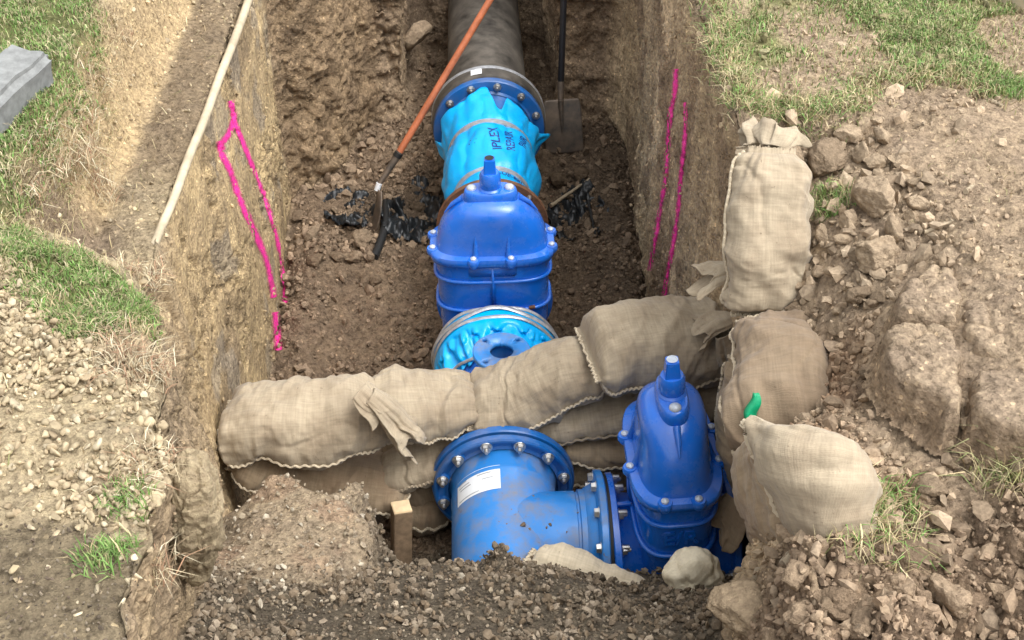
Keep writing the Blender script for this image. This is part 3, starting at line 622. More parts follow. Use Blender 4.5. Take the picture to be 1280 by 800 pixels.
text_cyl('11', .05, -22, -.47, R(70), rw2, wr, M['ink'], .0)
# rusty ring flange
P3 = thing('rusty_flange', 'brown rusted steel ring flange standing behind the far blue gate valve', 'flange', (-.004, 4.22, AX + .01))
link('ring', lathe([(.0, .15), (-.004, .155), (-.004, .19), (.004, .192), (-.006, .196), (-.006, .236), (.016, .238), (.018, .16)], 96, mat=M['rust'], name='ring', closed=True), P3)
link('pipe_neck', lathe([(-.46, .165), (.12, .165)], 64, mat=M['blue_dark'], name='pipe_neck'), P3)
ring_bolts('bolt', bolt_mesh('small_bolt', .009, .012, .012, .005, mat=M['steel']), P3, (0, -.006, 0), (0, -1, 0), .218, 12, 15, skip=(0, 2, 3, 5, 6, 8, 9, 10, 11))

def selli(a, b, n, segs, ph=0):
    out = []
    for i in range(segs):
        t = 2 * math.pi * i / segs + ph; c, s = math.cos(t), math.sin(t)
        out.append((math.copysign(abs(c) ** (2 / n), c) * a, math.copysign(abs(s) ** (2 / n), s) * b))
    return out
def loft(secs, n=3.2, segs=72, mat=None, name='loft', cap=True, auto=40):
    """secs: (z, a, b[, n])"""
    bm = bmesh.new(); rings = []
    for sc in secs:
        z, a, b = sc[:3]; nn = sc[3] if len(sc) > 3 else n
        rings.append([bm.verts.new((x, y, z)) for x, y in selli(a, b, nn, segs)])
    for k in range(len(rings) - 1):
        A, B = rings[k], rings[k + 1]
        for i in range(segs): bm.faces.new((A[i], A[(i + 1) % segs], B[(i + 1) % segs], B[i]))
    if cap: bm.faces.new(rings[-1]); bm.faces.new(rings[0][::-1])
    return bm_mesh(name, bm, mat, True, auto)
def tube_mesh(pts, rad, mat, name, segs=10, closed=False, cap=True, radii=None):
    P_ = [Vector(p) for p in pts]; bm = bmesh.new(); rings = []; n = len(P_); up = Vector((0, 0, 1))
    for i, p in enumerate(P_):
        t = (P_[(i + 1) % n] - P_[i - 1]) if (closed or 0 < i < n - 1) else (P_[1] - P_[0] if i == 0 else P_[-1] - P_[-2]); t.normalize()
        s = t.cross(up); 
        if s.length < .15: s = t.cross(Vector((0, 1, 0)))
        s.normalize(); q = s.cross(t); r = radii[i] if radii else rad
        rings.append([bm.verts.new(p + (s * math.cos(2 * math.pi * k / segs) + q * math.sin(2 * math.pi * k / segs)) * r) for k in range(segs)])
    for i in range(n if closed else n - 1):
        a, b = rings[i], rings[(i + 1) % n]
        for k in range(segs): bm.faces.new((a[k], a[(k + 1) % segs], b[(k + 1) % segs], b[k]))
    if cap and not closed: bm.faces.new(rings[0][::-1]); bm.faces.new(rings[-1])
    return bm_mesh(name, bm, mat, True, 50)
def make_valve(label, loc, rot, letters, flanges=True):
    t = thing('gate_valve', label, 'valve', loc, rot, 'blue gate valves in the trench'); B_ = M['blue']
    BS = .91; bs = lambda L: [(q[0], q[1], q[2] * BS) + tuple(q[3:]) for q in L]
    body = link('body', loft(bs([(-.30, .10, .07), (-.27, .15, .09), (-.15, .185, .115), (0, .197, .121), (.15, .201, .123), (.30, .204, .125), (.385, .206, .127)]), 3.4, 96, B_, 'body'), t)
    for z, a, b in ((.305, .205, .126), (.175, .2035, .125)):
        pts = [(x, y, z) for x, y in selli(a + .004, b * BS + .004, 3.4, 80)]; link('rib', tube_mesh(pts, .0075, B_, 'rib', 8, True), t)
        pts = [(x * .985, y * .985, z + .012) for x, y in selli(a + .004, b * BS + .004, 3.4, 80)]
    for sy in (-1, 1):
        bm = bmesh.new(); bmesh.ops.create_cube(bm, size=1, matrix=Matrix.Translation((0, sy * .127 * BS, .29)) @ Matrix.Diagonal((.018, .022, .19, 1))); bmesh.ops.bevel(bm, geom=bm.edges[:], offset=.005, segments=2, affect='EDGES'); link('centre_rib', bm_mesh('centre_rib', bm, B_), t)
        bm = bmesh.new(); bmesh.ops.create_cube(bm, size=1, matrix=Matrix.Translation((0, sy * .122 * BS, .355)) @ Matrix.Diagonal((.17, .026, .055, 1))); bmesh.ops.bevel(bm, geom=bm.edges[:], offset=.006, segments=2, affect='EDGES'); link('boss', bm_mesh('boss', bm, B_), t)
    link('bonnet_flange', loft(bs([(.372, .212, .134), (.378, .224, .146), (.398, .226, .148), (.408, .222, .144), (.412, .19, .112)]), 3.6, 96, B_, 'bonnet_flange', auto=60), t)
    dome = [(.405, .202, .122, 3.4), (.42, .199, .117, 3.1), (.455, .193, .113, 2.8), (.490, .181, .110, 2.6), (.520, .164, .105, 2.5), (.546, .143, .106, 2.5), (.567, .121, .100, 2.5), (.583, .099, .090, 2.4), (.594, .075, .072, 2.3), (.601, .045, .04, 2.1)]
    bon = link('bonnet', loft(bs(dome), 3, 96, B_, 'bonnet', auto=75), t)
    for sx in (-1, 1):    # crease fins below the gland and side fins
        link('fin', tube_mesh([(sx * .10, 0, .588), (sx * .135, 0, .566), (sx * .165, 0, .53)], .006, B_, 'fin', 8, radii=[.011, .008, .002]), t)
        for sy in (-1, 1): link('fin', tube_mesh([(sx * .058, sy * .103 * BS, .50), (sx * .058, sy * .114 * BS, .44), (sx * .058, sy * .126 * BS, .405)], .008, B_, 'fin', 8, radii=[.002, .009, .012]), t)
    link('gland', loft([(.585, .095, .046, 2.6), (.605, .095, .046, 2.6), (.622, .090, .043, 2.6), (.626, .084, .040, 2.6)], 2.6, 48, B_, 'gland'), t)
    for sx in (-1, 1):
        c = link('gland_cap', lathe([(0, .0), (0, .017), (.008, .017), (.014, .011), (.0155, .0)][::-1], 20, 'Z', M['cap'], 50, 'gland_cap'), t, (sx * .066, 0, .624))
    link('stem_collar', lathe([(.60, .0), (.60, .044), (.628, .041), (.634, .035), (.640, .036), (.643, .037), (.68, .037), (.692, .031), (.694, 0)], 32, 'Z', B_, 35, 'stem_collar'), t)
    bm = bmesh.new(); bmesh.ops.create_cone(bm, cap_ends=True, segments=4, radius1=.032, radius2=.0245, depth=.062, matrix=Matrix.Translation((0, 0, .716)) @ Matrix.Rotation(R(45), 4, 'Z')); bmesh.ops.bevel(bm, geom=bm.edges[:], offset=.003, segments=2, affect='EDGES'); cap = link('stem_cap', bm_mesh('stem_cap', bm, B_, True, 40), t)
    link('cap_top', lathe([(.7475, .0), (.7475, .011), (.7485, .012), (.7485, .016)], 20, 'Z', M['cap' if letters else 'gasket'], 40, 'cap_top'), cap)
    capm = lathe([(0.0, .0), (0, .0108), (.006, .0108), (.009, .007), (.012, .0)][::-1], 18, 'Z', M['cap'], 50, 'bolt_cap')
    lug = lathe([(-.03, .0), (-.03, .012), (-.012, .022), (.0, .022), (.006, .019), (.006, 0)], 24, 'Z', B_, 40, 'bolt_lug')
    for x, y in ((-.068, -.142), (.068, -.142), (-.068, .142), (.068, .142), (-.218, -.052), (-.218, .052), (.218, -.052), (.218, .052)):
        lo = link('bolt_lug', lug, t, (x * .975, y * BS * .985, .407)); link('bolt_cap', capm, lo, (0, 0, .006))
    for sy in (-1, 1):
        fp = [(.05, .15), (.10, .155), (.15, .165), (.160, .175), (.1625, .222), (.166, .2275), (.183, .2275), (.187, .222), (.187, .10)]
        link('flange', lathe([(sy * a, b) for a, b in fp], 96, 'Y', B_, 35, 'flange'), t)
        if flanges: ring_bolts('bolt', NUT, t, (0, sy * .162, 0), (0, -sy, 0), .203, 12, 15)
    # web between flange and body
    for sy in (-1, 1): link('web', tube_mesh([(0, sy * .12, .185), (0, sy * .165, .185)], .009, B_, 'web', 8), t)
    if letters:
        me = text_mesh('E/R', .075, .0025, B_); o = link('cast_lettering', me, t, (-.2045, 0, .245)); o.rotation_euler = (R(90), 0, R(-90))
    return t
V1 = make_valve('far blue gate valve between the two film wrapped fittings, wide side towards us', (-.012, 3.56, AX), (0, R(-1), R(-1)), False, False)
V2 = make_valve('near blue gate valve, turned narrow end towards us and bolted to the dusty tee', (.518, 2.48, AX), (0, 0, R(90)), True)
V2.rotation_euler = (0, R(-4.2), R(90)); V2.rotation_mode = 'ZYX'; V2.rotation_euler = (0, 0, R(90)); V2.rotation_mode = 'XYZ'
V2.matrix_world = Matrix.Translation((.504, 2.48, AX)) @ Matrix.Rotation(R(-4.2), 4, 'Y') @ Matrix.Rotation(R(90), 4, 'Z')
# weathered clip band on the far valve
link('rust_clip', tube_mesh([(.128, -.116, .183), (.15, -.114, .186)], .007, M['rust'], 'rust_clip', 8), V1)

# film wrapped spool between far valve and sacks with its small top outlet
P4 = thing('wrapped_spool', 'blue film wrapped flange joint and spool with a small round four hole outlet on top', 'pipe fitting', (-.008, 3.375, AX))
link('barrel', lathe([(0, .165), (-.585, .165)], 72, mat=M['blue'], name='barrel'), P4)
nu, nv = 200, 40; th = np.linspace(-math.pi, math.pi, nu); V = []
for a in th:
    for j in range(nv):
        t = j / (nv - 1)
        pts = np.interp(t, [0, .12, .22, .6, .85, 1], [.03, .015, -.065, -.11, -.15, -.19]), np.interp(t, [0, .12, .22, .6, .85, 1], [.225, .233, .231, .205, .18, .172])
        V.append((math.sin(a) * pts[1], pts[0], math.cos(a) * pts[1], t, a))
V = np.array(V); tt, aa = V[:, 3], V[:, 4]; V = V[:, :3]; Q = np.stack([np.sin(aa) * 3, np.cos(aa) * 3, tt * .8], 1)
pl = np.abs(fbm(Q, 1.5, 2, 210, gain=.35)) - .2 + .45 * (np.abs(fbm(Q, 3.6, 1, 212)) - .15); wgt = S((tt - .2) / .2)
V[:, 1] -= pl * .07 * wgt; rr = 1 + pl * .10 * wgt; V[:, 0] *= rr; V[:, 2] *= rr
wr2 = link('plastic_wrap', mesh_np('plastic_wrap', V, grid_faces(nu, nv), True, M['wrap']), P4); wr2.modifiers.new('thick', 'SOLIDIFY').thickness = .0015
def tape_loop(name, parent, y, r, w_, seed, wav=.006, seg=140, mat='tape', a0=-math.pi, a1=math.pi):
    V = []; rr_ = np.random.default_rng(seed); p1, p2 = rr_.random(2) * 6
    for i in range(seg + 1):
        a = a0 + (a1 - a0) * i / seg; dy = wav * math.sin(3 * a + p1) + wav * .5 * math.sin(7 * a + p2); dr = .003 * math.sin(5 * a + p2)
        for k, (oy, orr) in enumerate(((-w_, 0), (-w_ * .6, .004), (0, .0055), (w_ * .6, .004), (w_, 0))):
            V.append((math.sin(a) * (r + dr + orr), y + dy + oy, math.cos(a) * (r + dr + orr)))
    return link(name, mesh_np(name, np.array(V), grid_faces(seg + 1, 5), True, M[mat]), parent)
tape_loop('tape_band', P4, -.040, .235, .009, 1, .003); tape_loop('tape_band', P4, -.006, .238, .011, 2, .007); tape_loop('tape_band', P4, .018, .234, .008, 5, .005)
tape_loop('tape_band', P4, -.165, .186, .008, 3, .012, a0=R(-105), a1=R(-25)); tape_loop('tape_band', P4, -.175, .188, .010, 4, .012, a0=R(20), a1=R(110)); tape_loop('tape_band', P4, -.185, .186, .006, 7, .012, a0=R(20), a1=R(110))
def boolean_cut(o, cutters):
    for c in cutters:
        md = o.modifiers.new('cut', 'BOOLEAN'); md.operation = 'DIFFERENCE'; md.object = c; md.solver = 'EXACT'
    bpy.context.view_layer.update(); dg = bpy.context.evaluated_depsgraph_get(); me = bpy.data.meshes.new_from_object(o.evaluated_get(dg)); o.modifiers.clear(); me.name = o.data.name; o.data = me
    for c in cutters: bpy.data.objects.remove(c)
OUT = Vector((.0, 3.085, -.985))
neck = link('outlet_neck', lathe([(-.14, .062), (-.02, .062), (-.012, .075)], 40, 'Z', M['blue_dusty'], 40, 'outlet_neck'), P4, OUT - P4.location)
fo = link('outlet_flange', lathe([(-.02, .0), (-.02, .094), (-.017, .098), (-.003, .098), (0, .095), (0, .0)], 64, 'Z', M['blue_dusty'], 35, 'outlet_flange'), P4, OUT - P4.location)
cut = []
for (x, y, r) in [(0, 0, .040)] + [(sx * .056, sy * .056, .0095) for sx in (-1, 1) for sy in (-1, 1)]:
    bm = bmesh.new(); bmesh.ops.create_cone(bm, cap_ends=True, segments=32 if r > .02 else 16, radius1=r, radius2=r, depth=.2); cut.append(link('cut', bm_mesh('cut', bm, M['blue_dark']), None, OUT + Vector((x, y, -.06 if r > .02 else 0))))
boolean_cut(fo, cut)

# dusty tee with branch towards the near valve
T_ = thing('pipe_tee', 'dusty blue tee half buried in gravel with a white label on its shoulder', 'pipe fitting', (-.008, 2.74, AX))
link('run_barrel', lathe([(-.005, .176), (-.03, .168), (-.075, .168), (-.078, .1705), (-.09, .1705), (-.094, .168), (-.66, .168), (-.66, .0)], 96, mat=M['blue_dusty'], name='run_barrel'), T_)
fb = link('run_flange', lathe([(-.0, .16), (.0, .2275), (-.020, .2275), (-.024, .222), (-.024, .214), (-.015, .211), (-.012, .19), (-.018, .18)], 96, mat=M['blue_dark'], name='run_flange'), T_)
pad = lathe([(0, .0), (0, .023), (.011, .021), (.012, 0)], 20, 'Z', M['blue_dark'], 40, 'bolt_pad')
ring_bolts('bolt_pad', pad, T_, (0, -.013, 0), (0, -1, 0), .203); ring_bolts('bolt', NUT, T_, (0, -.0245, 0), (0, -1, 0), .203)
link('gasket', lathe([(.0, .16), (.001, .2225), (.006, .2225), (.007, .16)], 72, mat=M['gasket'], name='gasket'), T_)
link('back_flange', lathe([(.0075, .16), (.0078, .232), (.012, .235), (.032, .235), (.036, .23), (.036, .165)], 96, mat=M['blue_dark'], name='back_flange'), T_)
bx_, by_ = 0, -.26
link('branch_barrel', lathe([(.0, .150), (.03, .164), (.215, .164), (.218, .160), (.224, .160), (.227, .168), (.243, .168), (.246, .172), (.26, .180), (.272, .186), (.276, .2), (.277, .222), (.281, .2275), (.299, .2275), (.303, .222), (.303, .15)], 96, 'X', M['blue_dusty'], 35, 'branch_barrel'), T_, (0, by_, 0))
link('branch_gasket', lathe([(.3035, .15), (.304, .215), (.3135, .215), (.314, .15)], 72, 'X', M['gasket'], 35, 'branch_gasket'), T_, (0, by_, 0))
ring_bolts('bolt', HEAD, T_, (.278, by_, 0), (-1, 0, 0), .203)
for i in range(12):
    a = R(15 + 30 * i); o = link('bolt_shank', lathe([(.27, .0), (.27, .008), (.36, .008), (.36, 0)], 10, 'X', M['steel'], 40, 'bolt_shank') if i == 0 else shank, T_, (0, by_ + math.sin(a) * .203, math.cos(a) * .203)); shank = o.data
lb = arc_patch('label', M['sticker'], .169, -.175, -.075, -60, -4, T_, fn=lambda y, a: .1685 - 0 * a, thick=.0008)
for v in lb.data.vertices:                    # the label is stuck on askew and torn along one edge
    pass
for k, (a0, a1, y) in enumerate(((-56, -44, -.095), (-56, -40, -.110), (-54, -38, -.122), (-30, -14, -.10), (-24, -12, -.122), (-56, -28, -.165))):
    arc_patch('print_line', M['greyink'], .1685, y - .002, y + .002, a0, a1, lb, 8, thick=.0014)
# dirt and stones lying on the tee
rb, rf = rock_base(2, 6, 5, .05)
for k, (px, py, s) in enumerate(((655, 657, .016), (662, 661, .010), (688, 655, .010), (683, 660, .007), (640, 637, .006), (667, 620, .007), (709, 665, .006), (722, 641, .005), (633, 655, .006), (624, 652, .004), (648, 640, .004))):
    d = ray(px, py); y = 2.30 + (700 - py) * .0022; o_ = None
    ox, oy = CAM[0], 0
    # meet the barrel surface
    best = None
    for i in range(400):
        t = 3 + i * .0025; p = Vector(CAM) + d * t / d.length
        if min((Vector((p.x + .008, 0, p.z - AX)).length - .168) if p.y < 2.74 and p.y > 2.0 else 9, (Vector((0, p.y - 2.48, p.z - AX)).length - .164) if 0 < p.x < .3 else 9) < 0: best = p; break
    if best is None: continue
    TL = {0: 'largest lump of brown dirt on the middle of the dusty blue tee', 2: 'dark lump of dirt on the branch of the dusty blue tee'}
    o = link('dirt_lump', mesh_np('dirt_lump', rb * s * np.array([1, .9, .6]), rf, True, M['clod_brown']), None, best); o.color = (.22, .16, .11, 1); o.rotation_euler = (random.random(), 0, random.random() * 6); tag(o, TL.get(k, 'small lump of brown dirt lying on the dusty blue tee'), 'dirt lump', 'dirt lumps on the blue tee')
# flanges beyond the near valve
P6 = thing('flange_pair', 'dark blue flange pair half hidden right of the near gate valve against the sacks', 'flange', (.70, 2.48, AX))
link('flange', lathe([(.008, .15), (.008, .222), (.012, .2275), (.030, .2275), (.034, .222), (.04, .17)], 80, 'X', M['blue_dark'], 35, 'flange'), P6)
link('gasket', lathe([(.007, .15), (.007, .215), (.009, .215)], 60, 'X', M['gasket'], 35, 'gasket'), P6)
link('far_flange', lathe([(.075, .17), (.078, .2275), (.096, .2275), (.1, .15)], 80, 'X', M['blue_dark'], 35, 'far_flange'), P6)
link('barrel', lathe([(.03, .165), (.3, .165)], 60, 'X', M['blue_dark'], 35, 'barrel'), P6)
ring_bolts('bolt', NUT, P6, (.034, 0, 0), (1, 0, 0), .203)
# ------------------------------------------------------------------ burlap sacks
def catmull(P_, n):
    P_ = np.array(P_, float); m_ = len(P_); s = np.linspace(0, m_ - 1, n); out = np.zeros((n, P_.shape[1]))
    for i, t in enumerate(s):
        k = min(int(t), m_ - 2); f = t - k; p0 = P_[max(k - 1, 0)]; p1 = P_[k]; p2 = P_[k + 1]; p3 = P_[min(k + 2, m_ - 1)]
        out[i] = .5 * ((2 * p1) + (-p0 + p2) * f + (2 * p0 - 5 * p1 + 4 * p2 - p3) * f * f + (-p0 + 3 * p1 - 3 * p2 + p3) * f ** 3)
    return out
SK = [0]
def sack(label, spine, hw, hh, side=(0, 1, 0), mat='burlap', seam=None, e0=.12, e1=.12, pl0=1., pl1=1., nu=150, nv=110, group='burlap sandbags', lump=1., ex=2.5, seamcol='burlap_pale', ear=.0, name='sandbag', hem=(1, 1)):
    """spine: points; hw/hh: half width (along side) and half height per point; e0/e1: how fast each end flattens to its sewn edge"""
    SK[0] += 1; sd = SK[0] * 7
    ctr = np.mean(np.array([list(p) for p in spine]), 0)
    A = np.concatenate([np.array([list(p) for p in spine]) - ctr, np.array(hw)[:, None], np.array(hh)[:, None]], 1); A = catmull(A, nu)
    P_ = A[:, :3]; T = np.gradient(P_, axis=0); T /= np.linalg.norm(T, axis=1, keepdims=True); sv = np.array(side, float)[None]; sv = sv - (T * sv).sum(1, keepdims=True) * T; sv /= np.linalg.norm(sv, axis=1, keepdims=True); uv_ = np.cross(T, sv)
    if uv_[:, 2].mean() < 0: uv_ = -uv_
    s = np.concatenate([[0], np.cumsum(np.linalg.norm(np.diff(P_, axis=0), axis=1))]); L = s[-1]
    q0 = np.clip(s / e0, 0, 1); q1 = np.clip((L - s) / e1, 0, 1)
    prof = np.sqrt(1 - (1 - q0) ** 2) * np.sqrt(1 - (1 - q1) ** 2); pw = (1 - (1 - q0) ** 2 * (.12 - ear)) * (1 - (1 - q1) ** 2 * (.12 - ear))
    th = np.linspace(0, 2 * math.pi, nv, endpoint=False); c = np.sign(np.cos(th)) * np.abs(np.cos(th)) ** (2 / ex); sn = np.sign(np.sin(th)) * np.abs(np.sin(th)) ** (2 / (ex - .3))
    H = np.maximum(A[:, 4] * prof, .0035); W = A[:, 3] * pw
    V = P_[:, None] + sv[:, None] * (W[:, None, None] * c[None, :, None]) + uv_[:, None] * (H[:, None, None] * sn[None, :, None])
    Nr = sv[:, None] * (c / np.maximum(W[:, None], .02))[..., None] * 1 + uv_[:, None] * (sn[None] / np.maximum(H[:, None], .02))[..., None]; Nr /= np.linalg.norm(Nr, axis=2, keepdims=True) + 1e-9
    F_ = V.reshape(-1, 3) + ctr; n3 = Nr.reshape(-1, 3)
    arc = np.concatenate([[0], np.cumsum(np.hypot(np.diff(c) * W.mean(), np.diff(sn) * H.mean()))])
    ss = np.repeat(s, nv); aa_ = np.tile(arc, nu)
    d0, d1 = np.exp(-ss / .07) * pl0, np.exp(-(L - ss) / .07) * pl1
    Qp = np.stack([ss * 2.2, aa_ * 1.0, ss * 0 + sd], 1)
    pleat = 1 - 2 * np.abs(fbm(Qp * np.array([1, 15, 1]), 1., 3, sd)); wr_ = fbm(np.stack([ss, aa_, ss * 0 + sd], 1), 7, 4, sd + 1); dia = 1 - 2 * np.abs(fbm(np.stack([ss + aa_ * .6, aa_ * .35 - ss * .3, ss * 0], 1), 9, 3, sd + 2))
    ends = np.minimum(1, np.repeat(prof, nv) * 1.6)
    cre = 1 - np.clip(np.abs(fbm(np.stack([ss, aa_ * 1.6, ss * 0 + sd * 3], 1), 5, 3, sd + 5)) / .10, 0, 1)
    disp = (pleat * .021 * (d0 + d1) + wr_ * .024 * lump + .016 * np.maximum(dia, .1) * lump - .006 * cre * lump + fbm(F_, 26, 3, sd + 3) * .005) * (.25 + .75 * ends)
    # edge seam ridge on both long sides
    VV = F_ - ctr + n3 * disp[:, None]
    Vg = VV.reshape(nu, nv, 3)
    # fringe rows beyond the sewn ends
    f0 = Vg[0] - T[0] * .016 + RNG.normal(size=(nv, 1)) * T[0] * .003; f1 = Vg[-1] + T[-1] * .016 + RNG.normal(size=(nv, 1)) * T[-1] * .003
    c0 = f0.copy(); Vg = np.concatenate([f0[None], Vg, f1[None]], 0)
    n2 = nu + 2; s2 = np.concatenate([[s[0] - .016], s, [L + .016]])
    uvm = np.stack([np.repeat(s2, nv), np.tile(arc, n2)], 1)
    Fc = grid_faces(n2, nv, False, True)
    me = mesh_np(name, Vg.reshape(-1, 3), Fc, True, M[mat], uv=uvm)
    t = thing(name, label, 'sandbag', ctr, group=group)
    link('sack', me, t); me.name = 'sack'
    if seam is not None:
        for ang in (seam if isinstance(seam, (list, tuple)) else [seam]):
            k = int(ang / 360 * nv) % nv; line = Vg[1:-1, k]; line = np.stack([np.convolve(np.pad(line[:, q], 7, 'edge'), np.ones(15) / 15, 'valid') for q in range(3)], 1); cn = Vg[1:-1].mean(1); o_ = line - cn; o_ /= np.linalg.norm(o_, axis=1, keepdims=True) + 1e-9
            m2 = np.linspace(0, len(line) - 1, 150); L2 = np.stack([np.interp(m2, np.arange(len(line)), line[:, q]) for q in range(3)], 1); O2 = np.stack([np.interp(m2, np.arange(len(line)), o_[:, q]) for q in range(3)], 1)
            zig = np.sin(np.arange(150) * 1.15) * .0035 + np.sin(np.arange(150) * .21 + sd) * .004; L2 = L2 + O2 * .004 + np.array([0, 0, 1])[None] * zig[:, None]
            link('seam', tube_mesh([tuple(q) for q in L2], .0042, M[seamcol], 'seam', 6), t); 
    for (row, T0) in ((1, -1), (n2 - 2, 1)):
        ln = Vg[row, ::2]; st_ = np.concatenate([ln, ln[:1]]); 
    # end stitching: a rolled hem along each sewn end
    for row, sg in ((0, -1), (n2 - 1, 1)):
        if not hem[0 if row == 0 else 1]: continue
        half = [Vg[row, k] for k in range(0, nv // 2 + 1, 1)]
        link('hem', tube_mesh([tuple(q) for q in half], .0038 if ear < .1 else .0075, M[seamcol], 'hem', 6), t)
    return t
def ruffle(parent, base, dr, length, r0, r1, seed, up=(0, 0, 1), flat=.5, mat='burlap', pleats=5, droop=.3, name='mouth', amp=.30, open_=1.0, label=None):
    """crumpled free cloth of a sack's mouth, flaring from a pinched neck"""
    r = np.random.default_rng(seed); d = Vector(dr).normalized(); s_ = d.cross(Vector(up)).normalized(); u_ = s_.cross(d)
    nu, nv = 44, 120; V = []; ph = r.random(4) * 6.28
    for i in range(nu):
        t = i / (nu - 1); rad = r0 + (r1 - r0) * t ** .8; cen = d * (length * t) + Vector((0, 0, -1)) * droop * length * t * t
        for j in range(nv):
            a = 2 * math.pi * open_ * j / (nv - 1)
            pr = 1 + amp * t ** .5 * (math.sin(pleats * a + ph[0] + t * 1.5) + .6 * math.sin((pleats * 2 - 1) * a + ph[1] - t * 2) + .35 * math.sin((pleats * 3 + 1) * a + ph[2]))
            e = 1 + .16 * t * math.sin(3 * a + ph[3]) ; p = cen * e + (s_ * math.cos(a) + u_ * math.sin(a) * flat) * rad * pr
            V.append(tuple(p))
    V = np.array(V); tt = np.repeat(np.linspace(0, 1, nu), nv)
    V += (np.stack([fbm(V + seed, 16, 3, seed), fbm(V + seed, 16, 3, seed + 5), fbm(V + seed, 16, 3, seed + 9)], 1)) * .022 * tt[:, None]
    uvm = np.stack([tt * length * 1.3, np.tile(np.linspace(0, 1, nv), nu) * r1 * 9], 1)
    o = link(name, mesh_np(name, V, grid_faces(nu, nv), True, M[mat], uv=uvm), parent); o.location = Vector(base) - (parent.location if parent else Vector())
    md = o.modifiers.new('thick', 'SOLIDIFY'); md.thickness = .003; return o
W3 = ay
# --- lower courses first
g2 = 'sandbags of the lower courses in the cross wall'
sack('shaded bottom sack lowest in the cross wall left of the tee flange', [ay(492, 622, 2.88), ay(525, 626, 2.88), ay(560, 625, 2.88)], [.11, .12, .11], [.06, .065, .06], mat='burlap_dirty_shade', group=g2, seam=180)
sack('dark sack under the leftmost long sack, sagging behind the earth ledge', [ay(300, 560, 2.86), ay(370, 583, 2.84), ay(440, 597, 2.82), ay(508, 606, 2.80)], [.12, .125, .12, .10], [.07, .08, .075, .045], mat='burlap_dirty_shade', group=g2, seam=190, e1=.14)
sack('short folded sack with a flap between the tied mouth and the tee flange', [ay(478, 578, 2.87), ay(525, 568, 2.87), ay(590, 552, 2.88)], [.12, .125, .11], [.05, .06, .055], mat='burlap', group=g2, seam=185, seamcol='burlap')
sack('second sack down from the left end, filling behind the tee flange', [ay(480, 598, 2.93), ay(560, 585, 2.94), ay(640, 575, 2.95)], [.12, .12, .11], [.06, .06, .06], mat='burlap_dirty_shade', group=g2)
sack('bottom sack of the cross wall behind the near gate valve', [ay(690, 570, 2.92), ay(760, 575, 2.92), ay(830, 572, 2.93), ay(905, 565, 2.93)], [.12, .125, .125, .11], [.055, .06, .06, .055], mat='burlap_dirty_shade', group=g2, seam=185)
sack('fourth sack down at the right end of the cross wall', [ay(700, 546, 2.90), ay(770, 545, 2.90), ay(850, 540, 2.92), ay(915, 533, 2.93)], [.115, .12, .12, .11], [.045, .055, .055, .05], mat='burlap_dirty_shade', group=g2, seam=190)
sack('long sack second down on the right, its sewn edge sweeping above the tee', [ay(640, 527, 2.93), ay(700, 514, 2.93), ay(790, 500, 2.92), ay(850, 488, 2.92), ay(918, 484, 2.93)], [.11, .125, .13, .13, .12], [.035, .055, .07, .075, .065], mat='burlap', group=g2, seam=187, seamcol='burlap')
# --- top course
g1 = 'sandbags laid end to end along the top of the cross wall'
tL = sack('leftmost long sack of the top course, tied at its right end', [ay(284, 531, 2.84), ay(330, 527, 2.83), ay(400, 526, 2.82), ay(455, 520, 2.83), ay(495, 518, 2.84)], [.115, .135, .135, .13, .10], [.085, .105, .105, .10, .075], mat='burlap', seam=200, e0=.08, e1=.12, pl0=1.4, group=g1)
sack('second sack of the top course, between the tied mouth and the stepped sack end', [ay(455, 513, 2.87), ay(500, 508, 2.87), ay(545, 504, 2.89), ay(597, 500, 2.90)], [.11, .128, .12, .095], [.065, .088, .084, .06], mat='burlap', seam=200, e1=.07, group=g1)
sack('third sack of the top course, lying across directly over the tee flange', [ay(588, 507, 2.90), ay(640, 501, 2.91), ay(700, 472, 2.92), ay(752, 456, 2.92)], [.125, .125, .125, .11], [.086, .090, .095, .07], mat='burlap', seam=192, e0=.04, e1=.10, ear=.04, group=g1)
tR = sack('plump rightmost sack of the top course, highest in the cross wall', [ay(738, 442, 2.88), ay(785, 434, 2.90), ay(850, 426, 2.93), ay(918, 424, 2.95)], [.145, .15, .148, .125], [.10, .122, .115, .09], mat='burlap', seam=200, e0=.05, e1=.12, ear=.06, group=g1)
ruffle(tL, ay(462, 495, 2.72), (.9, -.25, -.75), .17, .035, .060, 31, flat=.6, pleats=5, amp=.22, droop=.35, mat='burlap')
ruffle(tL, ay(450, 488, 2.74), (.55, -.3, -.35), .09, .045, .055, 32, flat=.5, pleats=4, amp=.2, droop=.3, mat='burlap', open_=.8)
ruffle(tR, ay(915, 398, 2.86), (-.75, -.25, .05), .12, .03, .055, 34, flat=.45, pleats=3, amp=.22, droop=.35, open_=.8)
ruffle(tR, ay(905, 415, 2.82), (.25, -.2, -.9), .11, .04, .045, 35, flat=.6, pleats=4, amp=.2, droop=.1)
